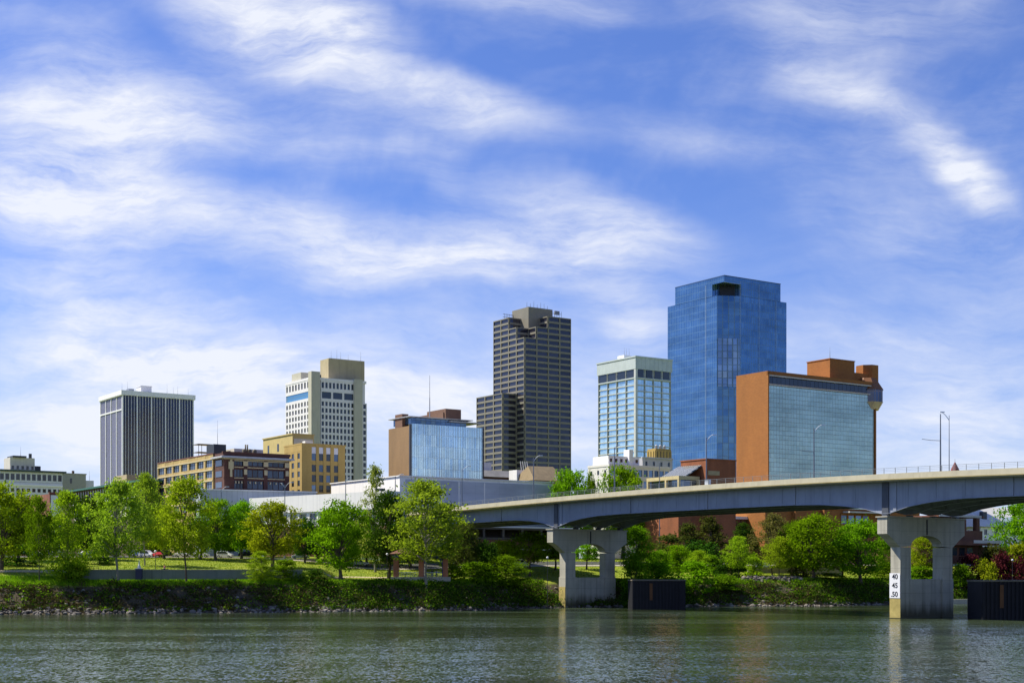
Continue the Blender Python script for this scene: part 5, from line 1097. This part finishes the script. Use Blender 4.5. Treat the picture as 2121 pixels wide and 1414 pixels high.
TREES = [
 (2, 26, 1005, 135, 'dense', 'lime', 1, S, 'full bright green tree at the left edge of the picture'),
 (40, 352, 1035, 90, 'dense', 'green', 2, S, 'mid green tree behind and right of the leftmost tree'),
 (82, 13, 1030, 62, 'airy', 'green', 1, S, 'slim tree with a straight bare trunk left of the twin stemmed tree'),
 (137, 14, 1022, 105, 'airylow', 'lime', 2, S, 'leafy tree with foliage nearly to the ground at the left end of the wall'),
 (178, 362, 1030, 75, 'dense', 'dark', 3, S, 'dark tree behind the leafy low branched tree at left'),
 (246, 12.5, 998, 140, 'airy', 'sage', 3, S, 'tall yellow green tree with pale straight trunk left of the river marker'),
 (300, 345, 983, 85, 'airy', 'sage', 4, S, 'thin olive tinted tree rising behind, below the finned tower'),
 (215, 380, 1030, 70, 'dense', 'green', 1, S, 'green tree filling the gap behind the tall yellow green tree'),
 (386, 13, 993, 128, 'airy', 'lime', 5, S, 'tall light green tree on twin trunks right of the river marker'),
 (340, 372, 1050, 80, 'dense', 'lime', 4, S, 'bright rounded tree behind the twin trunk tree on its left'),
 (447, 368, 1036, 90, 'dense', 'green', 3, S, 'green tree behind the twin trunk tree on its right'),
 (500, 378, 1040, 85, 'dense', 'fresh', 2, S, 'fresh green tree in front of the white hall left of the yellowish tree'),
 (415, 372, 1080, 90, 'wide', 'dark', 1, S, 'dark spreading tree with forked trunks behind the wall'),
 (565, 345, 1043, 116, 'dense', 'gold', 4, S, 'broad yellowish tree right of the wall middle'),
 (632, 366, 1075, 60, 'dense', 'dark', 1, S, 'small dark tree between the yellowish and the round green tree'),
 (706, 336, 1042, 116, 'dense', 'fresh', 1, S, 'round full green tree on the sunny lawn left of the pavilion'),
 (778, 360, 965, 95, 'pale', 'pale', 1, S, 'pale thin leaved tree rising in front of the white hall'),
 (806, 346, 1022, 92, 'dense', 'dark', 2, S, 'deep green tree with dark trunk behind the pavilion'),
 (760, 380, 1070, 70, 'dense', 'green', 3, S, 'green tree behind the gap between round tree and deep green tree'),
 (884, 9, 998, 178, 'airy', 'sage', 1, S, 'tallest spreading tree in front of the pavilion with leaning pale trunk'),
 (962, 352, 1085, 62, 'dense', 'olive', 2, S, 'dull green tree at the left end of the bridge'),
 (935, 360, 1100, 60, 'dense', 'dark', 3, S, 'dark tree behind the pavilion on its right'),
 (1042, 385, 1118, 72, 'wide', 'lime', 2, S, 'low umbrella shaped tree over the parked white car'),
 (1096, 378, 1104, 92, 'wide', 'green', 3, S, 'umbrella shaped tree left of the farther pier'),
 (1150, 398, 1105, 70, 'wide', 'green', 1, S, 'umbrella tree just behind the farther pier cap'),
 (1215, 405, 1118, 60, 'wide', 'fresh', 2, S, 'green tree framed in the opening of the farther pier'),
 (1180, 455, 977, 98, 'dense', 'fresh', 3, S, 'bright green tree top above the bridge, left of the gap'),
 (1222, 465, 984, 34, 'dense', 'green', 1, S, 'small narrow tree top above the bridge'),
 (1290, 455, 971, 116, 'dense', 'fresh', 4, S, 'widest bright tree top above the bridge, before the white apartments'),
 (1318, 372, 1092, 80, 'airy', 'green', 5, S, 'loose green tree beside the right edge of the farther pier'),
 (1362, 378, 1140, 60, 'dense', 'green', 2, S, 'small green tree above the black cell'),
 (1470, 415, 1072, 105, 'pine', 'olive', 1, 'pine_tree', 'dusky conifer left of centre under the main span'),
 (1425, 418, 1085, 80, 'pine', 'olive', 2, 'pine_tree', 'dusky conifer leftmost under the main span'),
 (1540, 418, 1085, 80, 'pine', 'dark', 1, 'pine_tree', 'dark conifer behind the vine pyramid tree'),
 (1405, 385, 1130, 66, 'dense', 'fresh', 3, S, 'bright small tree right above the black cell end'),
 (1445, 380, 1140, 56, 'airy', 'lime', 1, S, 'loose bright sapling right of the bright small tree'),
 (1530, 388, 1112, 62, 'airy', 'lime', 2, S, 'light sapling left of the vine covered tree'),
 (1600, 402, 1066, 86, 'airy', 'vine', 3, S, 'tan and green vine covered tree against the orange brick'),
 (1614, 388, 1112, 72, 'airy', 'lime', 4, S, 'slender yellow green tree with a thin white trunk under the main span'),
 (1685, 389, 1068, 128, 'dense', 'fresh', 2, S, 'large round tree under the main span with straight dark trunk'),
 (1640, 398, 1085, 66, 'dense', 'green', 4, S, 'green tree tucked behind the large round tree on its left'),
 (1782, 392, 1080, 118, 'dense', 'fresh', 1, S, 'round tree with several forking stems left of the nearer pier'),
 (1745, 400, 1110, 66, 'dense', 'dark', 4, S, 'dark tree between the two round trees'),
 (1912, 416, 1108, 78, 'airy', 'gold', 5, S, 'yellow green tree framed in the opening of the nearer pier'),
 (1832, 418, 1120, 40, 'dense', 'green', 3, S, 'narrow green tree at the left edge of the nearer pier'),
 (2118, 432, 1043, 112, 'dense', 'fresh', 4, S, 'bright green tree at the right edge under the bridge'),
]
for a in TREES: tree(*a)
SH = [
 (540, 13, 1142, 62, 'airylow', 'lime', 2, U, 'loose pale green tall shrub over the right end of the wall'),
 (590, 14, 1160, 60, 'shrub', 'green', 1, U, 'green bush below the right end of the wall'),
 (1048, 9, 1150, 112, 'airylow', 'green', 4, U, 'big leafy shrub on the bank left of the farther pier'),
 (985, 14, 1165, 92, 'shrub', 'green', 2, U, 'rounded bush just right of the pavilion'),
 (1005, 352, 1120, 60, 'shrub', 'dark', 3, U, 'dark bush behind the rounded bush by the pavilion'),
 (940, 15, 1172, 40, 'shrub', 'fresh', 1, U, 'small bright bush at the pavilion corner'),
 (650, 12, 1180, 60, 'shrub', 'dark', 2, U, 'dark low bush on the bank before the sunny lawn'),
 (1315, 362, 1150, 60, 'shrub', 'green', 3, U, 'green bush between the farther pier and the black cell'),
 (1310, 352, 1205, 40, 'shrub', 'dark', 1, U, 'dark bush at the foot of the farther pier'),
 (1360, 372, 1165, 80, 'shrub', 'fresh', 2, U, 'bright bush above the black cell'),
 (1440, 371, 1165, 80, 'shrub', 'fresh', 1, U, 'bright bush right of the black cell'),
 (1500, 374, 1190, 60, 'shrub', 'green', 3, U, 'green bush on the bank left of the rock pile'),
 (1515, 392, 1148, 66, 'shrub', 'dark', 2, U, 'dark rounded bush beneath the conifers'),
 (1470, 396, 1150, 50, 'shrub', 'green', 1, U, 'mid green bush under the dusky conifer'),
 (1560, 398, 1150, 50, 'shrub', 'lime', 3, U, 'light bush left of the slender white trunk'),
 (1665, 400, 1150, 60, 'shrub', 'olive', 2, U, 'olive bush behind the slender tree'),
 (1450, 410, 1120, 90, 'shrub', 'dark', 3, U, 'large dark bush mass under the conifers'),
 (1385, 415, 1110, 70, 'shrub', 'olive', 1, U, 'olive bush mass by the brown brick building'),
 (1720, 388, 1186, 60, 'shrub', 'green', 1, U, 'low bush beneath the dark tree between round trees'),
 (1830, 405, 1165, 60, 'shrub', 'green', 2, U, 'bush at the left foot of the nearer pier'),
 (1905, 412, 1172, 66, 'shrub', 'fresh', 3, U, 'bright bush seen low through the nearer pier'),
 (1940, 418, 1158, 50, 'shrub', 'gold', 1, U, 'yellow green bush beside the nearer pier'),
 (1990, 412, 1170, 44, 'shrub', 'green', 2, U, 'green bush right of the nearer pier'),
 (2010, 416, 1150, 52, 'shrub', 'red', 1, U, 'dark red bush right of the nearer pier'),
 (2040, 413, 1160, 56, 'shrub', 'gold', 3, U, 'spiky yellow green bush between the red bushes'),
 (2078, 416, 1148, 60, 'shrub', 'red', 2, U, 'large dark red bush above the cut off black cell'),
 (2112, 414, 1155, 50, 'shrub', 'red', 3, U, 'dark red bush at the right edge'),
 (2060, 422, 1132, 70, 'shrub', 'olive', 2, U, 'olive hedge bush before the terraced building'),
 (2110, 424, 1130, 60, 'shrub', 'gold', 1, U, 'golden hedge bush at the right edge'),
 (150, 14, 1165, 70, 'shrub', 'green', 3, U, 'low bush under the leafy low branched tree'),
 (35, 335, 1130, 90, 'shrub', 'dark', 1, U, 'dark bush behind the leftmost tree'),
 (205, 345, 1140, 60, 'shrub', 'dark', 2, U, 'dark round bush on the lawn behind the wall'),
]
for a in SH: tree(*a, cat='shrub', grp='bushes on the river bank')
rng = np.random.RandomState(5)
for k in range(9):                               # a far screen of street trees closes the gaps under the skyline
    px = [20, 110, 180, 330, 470, 540, 660, 720, 850][k]; tree(px, [402, 408, 414, 402, 408, 396, 376, 372, 372][k], [1080, 1070, 1080, 1085, 1085, 1085, 1092, 1080, 1075][k], 110, 'dense', ['dark', 'green'][k % 2], 1 + k % 4, S,
         ['dark tree in the back row at the left edge', 'green back row tree behind the slim bare trunk', 'dark back row tree behind the leafy low tree', 'green back row tree under the finned tower', 'dark back row tree under the brown warehouse', 'green back row tree under the ribbed hall',
          'dark back row tree between the yellowish and round trees', 'green back row tree behind the round tree', 'dark back row tree behind the pavilion tree'][k], grp='trees along the riverside street')

# bank undergrowth, grass and rocks (beyond counting)
def scatter(n_, x0, x1, d0, d1):
    x = rng.uniform(x0, x1, n_); d_ = rng.uniform(d0, d1, n_); y = np.interp(x, SHX, SHY) + d_; return x, y, terr(x, y), d_
def clumpy(x, y, sc=.35):
    return np.sin(x * sc + 1.3 * np.sin(y * sc * 1.7)) + np.sin(x * sc * 2.3 + 2) * .6 + np.sin(x * sc * .37 + y * .5) * .8
CL = []; TI = []
n0 = 26000; x, y, z, d_ = scatter(n0, -175, 150, .9, 12.0)
dens = clumpy(x, y) ; grn = sm(-62, -40, x) * (1 - .75 * sm(44, 52, x) * (1 - sm(74, 82, x))); hump = np.clip(clumpy(x * .8 + 40, y * .7, .55), 0, 2)
keep = rng.rand(n0) < np.clip(.42 + .22 * dens + .25 * grn, .12, 1); keep &= ~((x > 8) & (x < 14) & (d_ > 6))
bankleaf = {'brown': ([], []), 'green': ([], []), 'fresh': ([], [])}
for i in np.where(keep)[0]:
    m_ = 20; rad = rng.uniform(.3, .95) * (1 + .5 * grn[i]) * (.55 if d_[i] > 9.5 else 1); q = rng.normal(size=(m_, 3)) * rad * np.array([.7, .5, .45]); q[:, 2] = np.abs(q[:, 2]) * (.9 + 1.1 * hump[i] * (rng.rand() < .5))
    u = rng.rand(); top = d_[i] > 9
    cls = 'brown' if u < (.66 - .42 * grn[i] - .3 * top) else ('green' if u < .85 - .2 * top else 'fresh')
    bankleaf[cls][0].append(q + np.array([x[i], y[i], z[i] - .1])); bankleaf[cls][1].append(np.clip(rng.normal(.5, .2) + rng.normal(0, .15, m_), 0, 1))
LM['brown'] = leafmat('leaf_dry_brown', (.035, .035, .012), (.13, .10, .045), .15); LM['bank'] = leafmat('leaf_bank_green', (.02, .06, .006), (.09, .15, .015), .25)
for k_, lab in (('brown', 'dry brownish scrub covering the river bank'), ('green', 'dark green scrub covering the river bank'), ('fresh', 'fresh green ground cover along the bank')):
    c_ = np.concatenate(bankleaf[k_][0]); me = quadmesh('undergrowth', leafcards(c_, .36, rng, .3), LM[k_ if k_ != 'green' else 'bank'], np.concatenate(bankleaf[k_][1]))
    o = bpy.data.objects.new('undergrowth', me); COL.objects.link(o); tag(o, lab, 'undergrowth', kind='stuff')
# grass blades on crest and lawn
def blades(name, x, y, z, h, w_, m, lab):
    n_ = len(x); a = rng.uniform(0, 6.28, n_); dx, dy = np.cos(a) * w_, np.sin(a) * w_; hh = h * rng.uniform(.5, 1.3, n_); lx, ly_ = rng.normal(0, .3, n_) * hh, rng.normal(0, .3, n_) * hh
    v = np.stack([np.stack([x - dx, y - dy, z - .03], 1), np.stack([x + dx, y + dy, z - .03], 1), np.stack([x + dx * .4 + lx, y + dy * .4 + ly_, z + hh], 1), np.stack([x - dx * .4 + lx, y - dy * .4 + ly_, z + hh], 1)], 1).reshape(-1, 3)
    me = quadmesh(name, v, m, np.clip(rng.normal(.5, .25, n_), 0, 1)); o = bpy.data.objects.new(name, me); COL.objects.link(o); tag(o, lab, 'grass', kind='stuff')
x, y, z, d_ = scatter(60000, -150, 150, 9.5, 18); kp = ~((x > 2) & (x < 17)) & (rng.rand(len(x)) < np.where(x < -45, 1, .5))
blades('grass', x[kp], y[kp], z[kp], .5, .07, leafmat('grass_blade_bright', (.12, .24, .008), (.26, .44, .02), .4), 'bright green grass strip along the top of the bank')
x, y, z, d_ = scatter(70000, -160, 150, 19.5, 78); onp = np.abs(d_ - 23.5) < 1.7
blades('grass', x[~onp], y[~onp], z[~onp], .16, .09, leafmat('grass_blade_lawn', (.14, .20, .010), (.34, .40, .03), .3), 'mown lawn grass behind the wall and trees')
# riprap
rk = MB(); ico = [(0, 0, 1), (.89, 0, .45), (.28, .85, .45), (-.72, .53, .45), (-.72, -.53, .45), (.28, -.85, .45), (.72, .53, -.45), (-.28, .85, -.45), (-.89, 0, -.45), (-.28, -.85, -.45), (.72, -.53, -.45), (0, 0, -1)]
icf = [(0,1,2),(0,2,3),(0,3,4),(0,4,5),(0,5,1),(1,6,2),(2,7,3),(3,8,4),(4,9,5),(5,10,1),(6,7,2),(7,8,3),(8,9,4),(9,10,5),(10,6,1),(11,7,6),(11,8,7),(11,9,8),(11,10,9),(11,6,10)]
def rock(x, y, z, s_):
    i = len(rk.v); a = rng.uniform(0, 6.28); sc = rng.uniform(.6, 1.2, 3) * s_ * np.array([1.2, .9, .7])
    for v in ico: j = 1 + rng.normal() * .13; vx, vy = v[0] * sc[0] * j, v[1] * sc[1] * j; rk.v.append((x + vx * math.cos(a) - vy * math.sin(a), y + vx * math.sin(a) + vy * math.cos(a), z + v[2] * sc[2] * j))
    rk.f.extend([tuple(q + i for q in f_) for f_ in icf])
x, y, z, d_ = scatter(2600, -165, 150, -.8, 2.6)
for i in range(len(x)): rock(x[i], y[i], z[i] + .05, rng.uniform(.18, .62))
x, y, z, d_ = scatter(500, -165, 150, 3.6, 9)
for i in range(len(x)): rock(x[i], y[i], z[i] + .05, rng.uniform(.2, .5))
for i in range(260):
    xx = rng.uniform(62, 78); dd = rng.uniform(11, 16); yy_ = shore(xx) + dd; rock(xx, yy_, tz(xx, yy_) + rng.uniform(0, .9), rng.uniform(.3, .7))
rm, t, b = newmat('riprap_stone'); gq = t.n.new('ShaderNodeNewGeometry'); t.put(b.inputs['Base Color'], t.mix(gq.outputs['Random Per Island'], (.02, .018, .016, 1), (.26, .23, .19, 1))); b.inputs['Roughness'].default_value = .9
tag(rk.build('riprap_rocks', rm), 'broken stones lining the waterline and the bank', 'rocks', kind='stuff')
